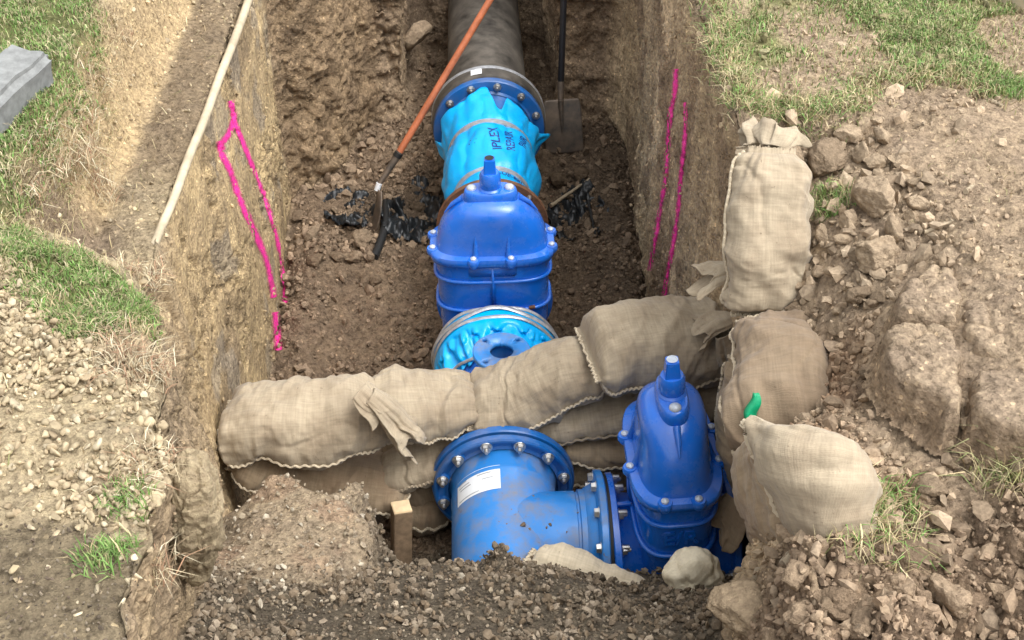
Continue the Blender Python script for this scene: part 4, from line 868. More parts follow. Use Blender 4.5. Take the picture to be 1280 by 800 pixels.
# --- right bank
g3 = 'sandbags lining the right bank'
tA = sack('large upright sack lying on the right trench lip below the turf', [az(966, 192, .03), az(964, 222, -.02), az(961, 285, -.12), az(960, 340, -.23), az(958, 384, -.32)], [.060, .085, .094, .094, .092], [.035, .055, .07, .065, .045], side=(1, 0, .15), mat='burlap', seam=180, e0=.09, e1=.05, group=g3, pl1=1.2, ex=3.0, ear=.04, hem=(0, 1))
ruffle(tA, az(968, 186, .02), (.35, .7, .25), .070, .032, .055, 41, up=(0, -.3, 1), flat=.42, pleats=2, amp=.42, droop=.1)
ruffle(tA, az(955, 178, .0), (-.75, .35, .25), .065, .03, .045, 42, up=(0, -.3, 1), flat=.4, pleats=2, amp=.4, droop=.2)
sack('sack hidden behind the upright lip sack with only its mouth showing', [az(945, 300, -.22), az(950, 340, -.34), az(955, 375, -.45)], [.07, .085, .07], [.05, .06, .05], side=(1, 0, .2), mat='burlap_dirty_shade', group=g3)
tF = thing('sack_flap', 'loose rolled burlap flap sticking out over the trench left of the upright sack', 'burlap flap', tuple(az(922, 338, -.28)), group=None); ruffle(tF, tF.location, (-1, -.1, .0), .10, .03, .05, 43, flat=.5, pleats=3, amp=.2, droop=.3, name='cloth', open_=.85)
sack('dirt covered sack standing in the corner under the upright sack, green scrap on its edge', [az(958, 400, -.30), az(968, 450, -.30), az(972, 510, -.32), az(965, 560, -.42)], [.08, .10, .11, .10], [.05, .075, .075, .05], side=(1, 0, .35), mat='burlap_soil', seam=180, group=g3, lump=1.2)
sack('grey shaded sack hanging down the wall beside the near gate valve', [az(932, 455, -.55), az(932, 520, -.70), az(938, 580, -.85), az(946, 625, -1.0)], [.05, .07, .06, .045], [.05, .06, .06, .05], side=(.75, -.3, .6), mat='burlap_dirty_shade', seam=180, group=g3)
sack('narrow shaded sack at the foot of the right wall above the flange pair', [az(955, 590, -.62), az(966, 640, -.74), az(972, 690, -.85)], [.04, .05, .045], [.05, .055, .045], side=(.7, -.3, .6), mat='burlap_dirty_shade', group=g3)
cA, cB = az(955, 532, -.03), az(984, 690, -.30)
tC = sack('big pale sack with a stitched corner peak on the right lip near the grass tuft', [(cA + cB) / 2, az(1000, 614, -.12), az(1032, 616, -.10), az(1062, 622, -.12), az(1088, 630, -.18)], [(cA - cB).length * .5, (cA - cB).length * .45, .118, .085, .045], [.014, .045, .06, .05, .02], side=tuple(cA - cB), mat='burlap', seam=None, e0=.012, e1=.10, pl0=.6, group=g3, ex=2.2, ear=.12, lump=.7)
sack('flattened side of a sack folded down under the stitched peak', [(cA + cB) / 2 + Vector((.01, 0, -.02)), az(962, 618, -.25), az(950, 625, -.33), az(943, 630, -.42)], [.125, .115, .10, .08], [.012, .03, .03, .02], side=tuple(cA - cB), mat='burlap_dirty_shade', seam=None, e0=.02, group=g3, lump=.8, ear=.08)  # darker burlap paints the shade of this flank into its colour
ruffle(tC, az(985, 690, -.22), (.55, -.5, -.35), .10, .03, .045, 47, flat=.5, pleats=4, amp=.3, droop=.2)
ruffle(tC, az(960, 705, -.36), (.2, -.6, -.5), .09, .03, .05, 48, flat=.5, pleats=3, amp=.25, droop=.2)
tW = thing('sack_flap', 'crumpled burlap scrap hanging over the dark blue flange pair', 'burlap flap', tuple(ay(925, 628, 2.34))); ruffle(tW, tW.location, (-.5, -.4, -.6), .10, .05, .055, 51, flat=.35, pleats=3, amp=.3, droop=.3, name='cloth', mat='burlap_dirty_shade', open_=.8)
tB = sack('half buried sack edge showing through the gravel in front of the tee', [az(668, 698, -1.09), az(700, 708, -1.09), az(750, 722, -1.10), az(810, 736, -1.11)], [.04, .05, .045, .03], [.03, .04, .03, .02], side=(.2, 1, -.3), mat='burlap_pale', e0=.05, e1=.05, group=None, name='buried_sandbag', pl0=.3, pl1=.3)
# fleece cap
bm = bmesh.new(); bmesh.ops.create_icosphere(bm, subdivisions=5, radius=1); v = np.array([x.co[:] for x in bm.verts]); f = np.array([[q.index for q in p.verts] for p in bm.faces]); bm.free()
v[:, 2] = np.where(v[:, 2] < -.1, -.1 + (v[:, 2] + .1) * .35, v[:, 2]); v = v * np.array([.078, .070, .072]); v += (v / np.linalg.norm(v, axis=1, keepdims=True)) * (fbm(v, 11, 3, 301) * .036 - np.abs(fbm(v, 16, 2, 305)) * .014 + fbm(v, 70, 3, 302) * .005)[:, None]
p_ = az(865, 722, -.98); o = link('fleece_bundle', mesh_np('fleece_bundle', v, f, True, M['fleece'], uv=v[:, :2] * 1.0), None, p_, (0, .1, .3)); tag(o, 'rounded bundle of pale fleecy cloth sitting at the foot of the near gate valve', 'cloth bundle')
# ------------------------------------------------------------------ clods and stones
def clod_mesh(seed, mat, sub=4, cuts=7, a1=.16, a2=.05, flat=1.):
    bm = bmesh.new(); bmesh.ops.create_icosphere(bm, subdivisions=sub, radius=1); v = np.array([x.co[:] for x in bm.verts]); f = np.array([[q.index for q in p.verts] for p in bm.faces]); bm.free()
    r = np.random.default_rng(seed)
    for _ in range(cuts):
        nn = r.normal(size=3); nn /= np.linalg.norm(nn); o = r.uniform(.38, .75); v -= np.maximum(0, v @ nn - o)[:, None] * nn * .96
    u = v / np.linalg.norm(v, axis=1, keepdims=True); F1, F2, ci = worley(v, 2.2, seed)
    v = v + u * (fbm(v, 1.6, 4, seed + 1) * a1 * 1.2 + fbm(v, 5, 4, seed + 2, .6) * a2 * 2.2 + (ci - .5) * .10 * (a1 > .1) - np.clip(.12 - (F2 - F1), 0, 1) * .5 * a1 * 2)[:, None]
    v /= np.abs(v).max(axis=0)[None]; return mesh_np('clod', v, f, True, mat)
CM = {}
def clod(px, py, wpx, hpx, label, seed, mat='clod_pale', cuts=7, a1=.16, name='clod', cat='dirt clod', group=None, sink=.22, rz=0, tilt=0, sub=4, depth=.75):
    p, nn = hit(px, py + hpx * .15); dep = (p - Vector(CAM)).length; wm = wpx / FPX * dep / 2; hm = hpx / FPX * dep / 2
    key = (seed, mat, cuts, a1, sub)
    if key not in CM: CM[key] = clod_mesh(seed, M[mat], sub, cuts, a1)
    o = link(name, CM[key], None, p + nn * hm * depth * (1 - 2 * sink) + Vector((0, 0, .0)), (tilt, 0, rz)); o.scale = (wm, hm * 1.15, hm * depth + .004)
    ok, _p, _n, fi = ground.ray_cast(Vector(CAM), ray(px, py).normalized())
    cc_ = C[ground.data.polygons[fi].vertices[0]] if ok else np.array([.4, .3, .2]); cc_ = cc_ * (1.25 if mat == 'clod_pale' else .92); cc_ = cc_ * .6 + np.array((.37, .29, .205) if mat == 'clod_pale' else (.21, .155, .105)) * .4
    o.color = (*[float(min(x, .6)) for x in cc_], 1)
    return tag(o, label, cat, group)
gP = 'dirt clods heaped beside the upright sack'; cb = 'clod_brown'
clod(1006, 322, 22, 18, 'clod resting against the right side of the upright sack', 33, group=gP)
clod(1000, 352, 26, 20, 'crumbly clod by the lower right side of the upright sack', 34, group=gP)
clod(994, 384, 30, 20, 'low clod touching the lower right corner of the upright sack', 35, cb, group=gP)
clod(1059, 166, 38, 26, 'flat pale clod just under the turf overhang, top of the clod heap', 1, group=gP, rz=.3)
clod(1040, 203, 58, 62, 'large rounded brown lump between the upright sack and the flat standing clod', 2, cb, 6, .12, group=gP, sub=5)
clod(985, 198, 44, 66, 'dark damp lump touching the right side of the upright sack mouth', 3, cb, 5, .14, group=gP, sub=5, rz=.2)
clod(1078, 156, 22, 18, 'small clod right of the flat pale clod under the turf', 4, group=gP)
clod(1093, 152, 16, 16, 'small tan clod at the tip of the turf overhang', 5, group=gP)
clod(1073, 192, 17, 32, 'narrow upright clod right of the large rounded brown lump', 6, group=gP, rz=.2)
clod(1091, 204, 34, 26, 'angular pale clod lying on top of the flat standing clod', 7, group=gP, cuts=10)
clod(1100, 172, 18, 28, 'pointed clod standing above the angular pale clod', 8, group=gP)
clod(1121, 200, 30, 14, 'thin pale flake of dirt right of the angular clod', 9, group=gP, cuts=10)
clod(1090, 250, 48, 66, 'flat standing slab of brown clay in the middle of the clod heap', 10, 'clod_pale', 9, .08, group=gP, sub=5, rz=-.1)
clod(1118, 234, 22, 18, 'rounded clod at the upper right shoulder of the flat clay slab', 11, group=gP)
clod(1142, 228, 20, 16, 'small clod two to the right of the flat clay slab', 12, group=gP)
clod(1153, 250, 40, 20, 'long low clod right of the clay slab, lying slantwise', 13, group=gP, rz=-.5)
clod(1122, 284, 24, 36, 'smooth upright clod wedged between the clay slab and the boulder like clod', 14, group=gP)
clod(1138, 268, 18, 15, 'small clod above the smooth upright one', 15, group=gP)
clod(1098, 315, 62, 50, 'big rounded pale clod like a boulder at the foot of the heap', 16, 'clod_pale', 8, .14, group=gP, sub=5)
clod(1055, 299, 26, 14, 'smooth pinkish grey stone left of the boulder like clod', 17, group=gP, cuts=3, a1=.05)
clod(1030, 291, 20, 24, 'round clod below the green tussock', 18, group=gP)
clod(1062, 275, 22, 32, 'tall clod pressed against the left side of the clay slab', 19, group=gP)
clod(1075, 368, 34, 34, 'reddish brown clod alone below the boulder like clod', 20, cb, 8, .18)
clod(1102, 372, 22, 24, 'dark clod against the left edge of the cracked dirt slab', 21, cb)
clod(1140, 473, 46, 22, 'long chunk split off below the cracked dirt slab', 22, rz=-.35, cuts=9)
clod(1180, 497, 46, 30, 'blocky chunk at the lower edge of the cracked dirt slab', 23, rz=-.15, cuts=9)
clod(1240, 512, 36, 26, 'rounded clod below the right part of the cracked slab', 24)
clod(1266, 520, 30, 30, 'rounded clod at the right margin below the cracked slab', 25)
clod(1200, 505, 18, 14, 'grey rounded stone between two chunks below the slab', 26, cuts=4, a1=.06)
clod(1212, 528, 26, 22, 'angular chunk just under the grey rounded stone', 27, cuts=9)
clod(1178, 75, 22, 13, 'single pale stone lying on the right hand grass', 28, cuts=4, a1=.06, name='stone', cat='stone')
clod(1054, 100, 16, 10, 'small pale stone at the sparse edge of the right hand grass', 29, cuts=4, a1=.06, name='stone', cat='stone')
clod(1132, 17, 16, 9, 'pale stone near the top edge of the right hand grass', 30, cuts=4, a1=.06, name='stone', cat='stone')
clod(1105, 22, 26, 14, 'flat pinkish clod beside the stone at the top of the grass', 31)
clod(1140, 152, 14, 12, 'small pale clod on bare dirt right of the turf overhang', 32)
gQ = 'lumps of loose earth at the lower right'
clod(935, 757, 104, 92, 'big smooth mound of damp earth where the gravel meets the lower right rubble', 40, 'clod_pale', 4, .14, group=gQ, sub=5, sink=.55)
clod(1000, 716, 42, 34, 'lump of earth directly below the big stitched sack', 41, group=gQ)
clod(1048, 742, 54, 44, 'round shaded lump with a dark hollow to its left', 42, cb, 7, .2, group=gQ, sub=5)
clod(1002, 768, 62, 44, 'pale lump between the damp mound and the round shaded lump', 43, group=gQ, sub=5)
clod(1085, 762, 42, 52, 'crumbly pale lump right of the round shaded lump', 44, group=gQ, sub=5)
clod(1125, 735, 30, 22, 'small lump with a cracked top in the middle of the rubble', 45, group=gQ)
clod(1150, 748, 30, 26, 'dark rounded lump left of the turned up ridge', 46, cb, group=gQ)
clod(1182, 745, 46, 66, 'turned up ridge of pale earth at the lower right', 47, 'clod_pale', 6, .2, group=gQ, sub=5, rz=.3)
clod(1245, 735, 34, 22, 'pale lump at the far side of the hollow', 48, group=gQ)
clod(1165, 610, 40, 30, 'smooth dark lump beside the small hole in the rubble', 49, cb, 5, .1, group=gQ)
clod(1140, 690, 60, 40, 'low flat lump of earth right of the grass tuft', 50, cb, 6, .14, group=gQ, sink=.5, sub=5)
clod(1060, 785, 40, 26, 'low lump on the bottom edge under the crumbly pale lump', 51, group=gQ)
clod(968, 792, 40, 26, 'low lump on the bottom edge below the damp mound', 52, group=gQ)
rs = np.random.default_rng(12); gM = 'small clods strewn through the right hand dirt'
for k in range(70):
    px, py = (rs.uniform(1010, 1270), rs.uniform(520, 790)) if k < 45 else (rs.uniform(1000, 1100), rs.uniform(330, 520))
    if px < 1100 and 520 < py < 710: continue
    s = rs.uniform(12, 24); clod(px, py, s, s * rs.uniform(.6, .95), 'small crumbly clod strewn through the right hand dirt', 60 + k % 8, 'clod_pale' if rs.random() < .6 else cb, group=gM, rz=rs.random() * 6, sub=3, sink=.3)
gF = 'clods lying on the trench floor'
for px, py, w_, h_, lb_, mt in ((452, 300, 34, 30, 'tan clod between the black sheeting and the hose piece', 'clod_pale'), (438, 318, 26, 30, 'tan clod left of the black hose piece', 'clod_pale'), (478, 262, 18, 20, 'small tan clod at the top end of the hose piece', 'clod_pale'), (523, 255, 22, 20, 'brown clod half on the black sheeting near the rusty flange', 'clod_brown'), (398, 325, 28, 22, 'angular clod by the left wall foot', 'clod_brown'), (424, 320, 30, 20, 'flat sided clod pointing at the hose piece', 'clod_brown'), (392, 290, 16, 30, 'pale upright flake near the left wall foot', 'clod_pale'), (418, 262, 12, 14, 'pale chip left of the black sheeting', 'clod_pale'), (544, 238, 26, 18, 'brown clod left of the blue wrapped adaptor', 'clod_brown'), (700, 226, 34, 26, 'brown clod between the square shovel blade and the stick', 'clod_brown'), (728, 215, 26, 22, 'dark clod right of the square shovel blade foot', 'clod_brown'), (372, 270, 24, 18, 'brown clod fallen from the left wall corner', 'clod_brown'), (430, 345, 22, 18, 'low clod on the left floor below the hose piece', 'clod_brown'), (470, 350, 20, 16, 'low clod left of the far valve', 'clod_brown'), (508, 38, 34, 44, 'tan block of clay jutting from the far wall left of the black pipe', 'clod_pale')):
    clod(px, py, w_, h_, lb_, 80 + (px % 6), mt, group=gF, rz=px)
# detached wedge of clay at the left front
a, b = az(243, 588, -.13), az(245, 722, -.50); bm = bmesh.new(); bmesh.ops.create_icosphere(bm, subdivisions=6, radius=1); v = np.array([x.co[:] for x in bm.verts]); f = np.array([[q.index for q in p.verts] for p in bm.faces]); bm.free()
r_ = np.random.default_rng(3); v = np.sign(v) * np.abs(v) ** .7; v /= np.abs(v).max()
ax_ = np.array(b - a); L0 = np.linalg.norm(ax_); ax_ /= L0; sx_ = np.array([1, .1, 0]); sx_ -= ax_ * (sx_ @ ax_); sx_ /= np.linalg.norm(sx_); sz_ = np.cross(sx_, ax_)
tp = 1 - .45 * S((v[:, 1] + 0) / 1.2); P_ = v[:, 1:2] * ax_ * L0 * .53 + v[:, 0:1] * sx_ * (.052 * tp)[:, None] + v[:, 2:3] * sz_ * (.07 * tp)[:, None]
u_ = P_ / (np.linalg.norm(P_, axis=1, keepdims=True) + 1e-6); Fq1, Fq2, cq = worley(P_, 22, 5); P_ = P_ + u_ * (fbm(P_, 7, 3, 500) * .03 + fbm(P_, 30, 5, 501, .7) * .02 + (cq - .5) * .026 - .01 * (1 - np.clip((Fq2 - Fq1) / .15, 0, 1)))[:, None]
M['clay'] = clod_mat('yellow_clay', (.42, .34, .22), (.26, .20, .13)); M['clay'].name = 'clay'
o = link('earth_wedge', mesh_np('earth_wedge', P_, f, True, M['clay']), None, (a + b) / 2); tag(o, 'tall wedge of clay split off the left bank by a dark crack', 'earth wedge')

# cracked plates of dried earth on the right bank
def earth_plate(poly, z0, th_, label, seed, dens=.0055, tiltx=0, tilty=0):
    P2d = np.array(pxpoly(poly, z0)); P2d = P2d.mean(0) + (P2d - P2d.mean(0)) * 1.01; lo, hi = P2d.min(0) - .03, P2d.max(0) + .03; nx, ny = int((hi[0] - lo[0]) / dens), int((hi[1] - lo[1]) / dens)
    gx, gy = np.meshgrid(np.linspace(lo[0], hi[0], nx), np.linspace(lo[1], hi[1], ny), indexing='ij'); x, y = gx.ravel(), gy.ravel(); Q = np.stack([x, y, x * 0 + seed * .01], 1)
    sd = polydist(x + .022 * fbm(Q, 14, 4, seed) + .006 * fbm(Q, 60, 2, seed + 4), y + .022 * fbm(Q, 14, 4, seed + 1) + .006 * fbm(Q, 60, 2, seed + 5), P2d)
    zt = z0 + tiltx * (x - P2d[:, 0].mean()) + tilty * (y - P2d[:, 1].mean()) + .016 * fbm(Q, 4, 3, 700) + .010 * fbm(Q, 14, 4, 701) + .004 * fbm(Q, 45, 3, 702) - .010 * np.exp(sd / .03)
    f1, f2, cq = worley(Q, 9, 703); zt = zt - .012 * (1 - np.clip((f2 - f1) / .06, 0, 1)) * S(fbm(Q, 3, 2, 704) / .2)
    z = zt - th_ * 1.6 * S((sd + .012) / .022); keepv = sd < .02; V = np.stack([x, y, z], 1); F = grid_faces(nx, ny); F = F[keepv[F].all(1)]; used = np.unique(F); rm = np.full(len(V), -1); rm[used] = np.arange(len(used))
    cc_ = np.array([[.345, .27, .195]]) * (1 + .18 * fbm(Q, 5, 4, 705))[:, None]; cc_ = mix(cc_, np.array([[.30, .225, .155]]), S((sd + .02) / .03)); c = V[used].mean(0)
    o = link('earth_slab', mesh_np('earth_slab', V[used] - c, rm[F][:, ::-1], True, M['soil'], cc_[used]), None, c); return tag(o, label, 'earth slab', 'cracked slabs of dried earth on the right bank')
earth_plate([(1100, 402), (1118, 392), (1150, 396), (1180, 398), (1200, 412), (1214, 440), (1212, 470), (1204, 500), (1190, 505), (1150, 480), (1118, 462), (1102, 435)], -.018, .06, 'rounded left hand plate of dried earth below the long crack', 801)
earth_plate([(1130, 345), (1165, 318), (1200, 330), (1206, 362), (1196, 398), (1178, 390), (1148, 388), (1122, 384)], -.008, .06, 'middle plate of dried earth above the long crack', 802)
earth_plate([(1212, 345), (1250, 352), (1300, 360), (1420, 370), (1440, 560), (1300, 545), (1240, 522), (1222, 505), (1222, 452), (1262, 448), (1222, 432), (1206, 405)], -.006, .06, 'large right hand plate of dried earth running out of the frame', 803)
earth_plate([(1160, 312), (1190, 292), (1250, 286), (1310, 290), (1400, 300), (1400, 352), (1290, 348), (1236, 340), (1208, 330)], -.014, .05, 'upper plate of dried earth with a small hole at its lower edge', 804)

# ------------------------------------------------------------------ pink paint on the walls
def spray(pts, wpx, label, seed, gaps=.3):
    P_ = catmull([(x, y, 0) for x, y in pts], 40 + int(len(pts) * 22)); n = len(P_); T = np.gradient(P_, axis=0)[:, :2]; T /= np.linalg.norm(T, axis=1, keepdims=True); Nn_ = np.stack([-T[:, 1], T[:, 0]], 1); K = 9; V = []; Cc = []
    for i in range(n):
        for j in range(K):
            o_ = (j / (K - 1) - .5) * wpx * 2.9; h, nn = hit(P_[i, 0] + Nn_[i, 0] * o_, P_[i, 1] + Nn_[i, 1] * o_); V.append(tuple(h + nn * .002)); e = 1 - abs(j / (K - 1) - .5) * 2; Cc.append(e)
    V = np.array(V); Cc = np.array(Cc); al = np.repeat(fbm(np.stack([np.arange(n) * .13, np.zeros(n) + seed, np.zeros(n)], 1), 1, 3, seed), K)
    c = np.clip(.08 + .50 * Cc ** .9 + gaps * .35 * al, 0, 1); c = np.where(Cc <= 0, 0, c); F = grid_faces(n, K); Lm = np.max(np.stack([np.linalg.norm(V[F[:, k]] - V[F[:, (k + 1) % 4]], axis=1) for k in range(4)], 1), axis=1); F = F[Lm < .07]
    used = np.unique(F); rm = np.full(len(V), -1); rm[used] = np.arange(len(used)); c3 = np.repeat(c[used][:, None], 3, 1)
    o = link('spray_paint_mark', mesh_np('spray_paint_mark', V[used], rm[F], True, M['pink'], c3)); tag(o, label, 'paint mark', 'pink spray paint marks on the trench walls')
spray([(288, 126), (292, 148), (285, 168), (275, 186), (288, 215), (299, 248), (318, 290), (334, 330), (342, 372)], 4.6, 'longest pink spray line on the left wall, with a kink near its top', 1)
spray([(291, 148), (302, 175), (314, 205), (328, 240), (341, 280), (350, 318), (354, 350), (357, 380)], 3.2, 'thinner pink spray line on the left wall, right of the longest one', 2, .5)
spray([(344, 390), (346, 412), (348, 438)], 5.6, 'short thick pink dash low on the left wall', 3, .1)
spray([(274, 176), (277, 188)], 5, 'small pink blob at the kink of the left wall line', 4, .1)
spray([(845, 86), (844, 115), (838, 145), (835, 185), (832, 225), (826, 258), (820, 295), (812, 338)], 3.6, 'left of the two pink spray lines on the right wall', 5, .35)
spray([(857, 128), (857, 165), (852, 215), (848, 262), (842, 305), (834, 345), (830, 380)], 3.2, 'right of the two pink spray lines on the right wall', 6, .35)

# ------------------------------------------------------------------ shovels
def rod(a, b, r, mat, name, parent, r2=None, n=10, bend=0):
    a, b = Vector(a), Vector(b); pts = []
    for i in range(n): t = i / (n - 1); pts.append(a.lerp(b, t) + Vector((0, 0, bend * math.sin(t * math.pi))))
    return link(name, tube_mesh(pts, r, M[mat], name, 14, radii=[r + ((r2 or r) - r) * i / (n - 1) for i in range(n)]), parent)
t0 = ay(463, 282, 4.86); s1 = thing('round_shovel', 'shovel with orange handle leaning across the black pipe, blade edge in the floor', 'shovel', t0)
q = lambda px, py, y: ay(px, py, y) - t0
rod(q(628, -26, 5.30), q(497, 194, 4.96), .0155, 'orange', 'handle', s1, .0165)
rod(q(500, 190, 4.965), q(472, 233, 4.90), .019, 'spade', 'socket', s1, .012)
rod(q(499, 191, 4.963), q(496, 196, 4.957), .0215, 'gasket', 'collar', s1)
rod(q(474, 229, 4.90), q(471, 238, 4.89), .014, 'sticker', 'worn_patch', s1)
def blade_mesh(a, b, side, w0, w1, dish, mat, tipround=.0, thick=.003):
    a, b = Vector(a), Vector(b); ax_ = (b - a); n_ = ax_.normalized().cross(Vector(side)).normalized(); sd_ = n_.cross(ax_.normalized()); V = []; nu, nv = 26, 17
    for i in range(nu):
        t = i / (nu - 1); w_ = (w0 + (w1 - w0) * min(1, t * 3)) * math.sqrt(max(.02, 1 - max(0, (t - 1 + tipround) / max(tipround, 1e-3)) ** 2)) if tipround else w0 + (w1 - w0) * min(1, t * 6) ** .6
        for j in range(nv):
            s_ = j / (nv - 1) * 2 - 1; V.append(tuple(a + ax_ * (t + (0 if tipround else .03 * (1 - s_ * s_) * t)) + sd_ * w_ * s_ + n_ * (dish * (s_ * s_) + .01 * math.sin(t * 3))))
    return mesh_np('blade', np.array(V), grid_faces(nu, nv), True, mat)
bl = link('blade', blade_mesh(q(472, 236, 4.89), q(460, 292, 4.83), (.12, .75, .6), .03, .085, .02, M['spade'], .4), s1); bl.modifiers.new('thick', 'SOLIDIFY').thickness = .003
t0 = ay(704, 190, 5.46); s2 = thing('square_shovel', 'square mouthed shovel with black handle standing against the far wall', 'shovel', t0)
rod(q(706, -40, 5.74), q(701, 108, 5.60), .0165, 'blackh', 'handle', s2)
rod(q(701, 102, 5.606), q(701, 135, 5.55), .019, 'spade', 'socket', s2, .013)
bl = link('blade', blade_mesh(q(702, 124, 5.57), q(706, 190, 5.47), (1, -.05, 0), .085, .098, .012, M['spade']), s2); bl.modifiers.new('thick', 'SOLIDIFY').thickness = .003
link('rib', tube_mesh([q(701, 126, 5.545), q(702, 145, 5.52), q(703, 165, 5.49)], .01, M['spade'], 'rib', 10, radii=[.013, .01, .004]), s2)

# ------------------------------------------------------------------ other things
pts = [(306, -22), (284, 52), (263, 108), (241, 163), (217, 222), (201, 272), (186, 329)]; P_ = [az(x, y, -.262) for x, y in pts]
cdt = []
for p in P_:
    g, _ = drop(p.x, p.y); cdt.append(Vector((p.x, p.y, max(g.z, -.32))))
zs = [c.z for c in cdt]; zf = np.polyval(np.polyfit(range(len(zs)), zs, 1), range(len(zs)))
LN = catmull([(c.x, c.y, z + .006) for c, z in zip(cdt, zf)], 60); LN[:, 0] = np.polyval(np.polyfit(LN[:, 1], LN[:, 0], 2), LN[:, 1]) + .0015 * np.sin(np.arange(60) * .33)
o = link('plastic_conduit', tube_mesh([tuple(p) for p in LN], .02, M['white_pvc'], 'plastic_conduit', 14, radii=[.0155 - .004 * i / 59 for i in range(60)])); tag(o, 'long cream coloured conduit lying along the top edge of the left wall', 'conduit')
def boxm(name, size, mat, bev=.006, seg=3, nz=0, seed=1):
    bm = bmesh.new(); bmesh.ops.create_cube(bm, size=1, matrix=Matrix.Diagonal((*size, 1))); bmesh.ops.bevel(bm, geom=bm.edges[:], offset=bev, segments=seg, affect='EDGES')
    if nz:
        bmesh.ops.subdivide_edges(bm, edges=bm.edges[:], cuts=6, use_grid_fill=True); v = np.array([x.co[:] for x in bm.verts]); dlt = np.stack([fbm(v, 18, 3, seed), fbm(v, 18, 3, seed + 3), fbm(v, 18, 3, seed + 6)], 1) * nz
        for x, d in zip(bm.verts, dlt): x.co += Vector(d)
    return bm_mesh(name, bm, mat, True, 35)
d = az(60, 85, 0) - az(0, 135, 0); ang_ = math.atan2(d.y, d.x); e = az(40, 82, .05); t = d.normalized()
kb = link('kerb_block', boxm('kerb_block', (.5, .135, .115), M['concrete'], .02, 3, .008), None, e - t * .24 + Vector((0, .0, -.01)), (R(8), R(-3), ang_)); tag(kb, 'grey concrete kerb block lying on the grass at the left edge', 'kerb block')
kb = link('kerbstone', boxm('kerbstone', (.14, .8, .1), M['white_pvc'], .02, 3, .008, 9), None, az(1310, 2, .03), (0, 0, R(28))); tag(kb, 'pale kerbstone just showing in the top right corner', 'kerbstone')
p = az(503, 641, -1.27); wk = link('wooden_stake', boxm('wooden_stake', (.060, .060, .30), M['woodside'], .003, 2, .002), None, p + Vector((-.012, 0, -.145)), (R(-6), R(5), R(14))); tag(wk, 'square timber stake with a fresh cut pale top standing in the gravel', 'stake')
ct = link('cut_top', boxm('cut_top', (.059, .059, .008), M['wood'], .002, 2, .001), wk, (0, 0, .1525))
bpy.context.view_layer.update(); _h = SC.ray_cast(bpy.context.evaluated_depsgraph_get(), Vector(CAM), ray(940, 516).normalized()); p = _h[1] - ray(940, 516).normalized() * .02 - Vector((-.02, -.05, .04)); V = []
for i in range(14):
    for j in range(6):
        a_, b_ = i / 13, j / 5; wd = .012 * math.sin(math.pi * min(1, a_ * .9 + .1)) + .003; V.append(((b_ - .5) * 2 * wd + .004 * math.sin(a_ * 9), -.006 * math.sin(b_ * 5) + .004 * math.sin(a_ * 7 + b_ * 3), (.5 - a_) * .095))
o = link('green_scrap', mesh_np('green_scrap', np.array(V), grid_faces(14, 6), True, M['green']), None, p + Vector((-.02, -.05, .04)), (R(-25), 0, R(-20))); o.modifiers.new('t', 'SOLIDIFY').thickness = .002; tag(o, 'narrow bright green plastic scrap on the edge of the corner sack', 'plastic scrap')
def sheet(cx_, cy_, wpx, hpx, label, seed, lift=.055):
    V = []; n1, n2 = 80, 50; r = np.random.default_rng(seed)
    for i in range(n1):
        for j in range(n2):
            p, nn = hit(cx_ + (i / (n1 - 1) - .5) * wpx, cy_ + (j / (n2 - 1) - .5) * hpx); V.append((p.x, p.y, min(p.z, -1.25)))
    V = np.array(V); e = fbm(V, 6, 3, seed) ; V[:, 2] += lift + .10 * np.abs(fbm(V, 8, 3, seed + 1)) * 1 + .03 * fbm(V, 22, 3, seed + 2) - .05 - .04 * S((fbm(V, 5, 2, seed + 3)) / .2); V[:, 0] += .04 * e; F = grid_faces(n1, n2); u = np.tile(np.linspace(-1, 1, n2), n1); w2 = np.repeat(np.linspace(-1, 1, n1), n2); keep = (u ** 2 + w2 ** 2 + fbm(V, 9, 2, seed + 7) * .9)[F].mean(1) < .85
    F = F[keep]; o = link('plastic_sheet', mesh_np('plastic_sheet', V, F, True, M['plastic_black'])); o.modifiers.new('t', 'SOLIDIFY').thickness = .002; tag(o, label, 'plastic sheet', 'crumpled black plastic in the trench floor')
sheet(440, 262, 70, 60, 'crumpled black plastic sheeting left of the shovel blade', 601)
sheet(515, 270, 95, 90, 'crumpled black plastic sheeting between the shovel blade and the far valve', 602)
sheet(722, 268, 85, 80, 'crumpled black plastic sheeting right of the far valve under the stick', 603)
hp = [hit(482, 262)[0] + Vector((0, 0, .05)), hit(483, 285)[0] + Vector((0, 0, .05)), hit(478, 305)[0] + Vector((0, 0, .035)), hit(468, 324)[0] + Vector((0, 0, .01))]
o = link('hose_piece', tube_mesh([tuple(x) for x in catmull(hp, 24)], .017, M['gasket'], 'hose_piece', 12, radii=[.012 + .008 * min(1, i / 14) for i in range(24)])); tag(o, 'short curved piece of black hose on the floor below the shovel blade', 'hose')
def stick(a, b, r, label, mat='stick', name='stick', cat='stick', lift=.03):
    A_, B_ = hit(*a)[0] + Vector((0, 0, lift)), hit(*b)[0] + Vector((0, 0, lift)); o = link(name, tube_mesh([tuple(A_.lerp(B_, i / 11) + Vector((.002 * math.sin(i * 2.1), 0, .002 * math.cos(i * 1.7)))) for i in range(12)], r, M[mat], name, 8, radii=[r * (1 - .4 * i / 11) for i in range(12)])); tag(o, label, cat)
stick((688, 264), (737, 230), .010, 'pale stick lying slantwise right of the far gate valve')
stick((735, 258), (744, 300), .009, 'dark stick standing below the end of the pale stick', 'gasket')
stick((1206, 243), (1216, 233), .007, 'short pale wood chip on the bare right hand dirt', lift=.006, name='wood_chip', cat='wood chip')
stick((1154, 295), (1190, 280), .006, 'torn pale bark strip right of the clod heap', lift=.01, name='bark_strip', cat='bark')
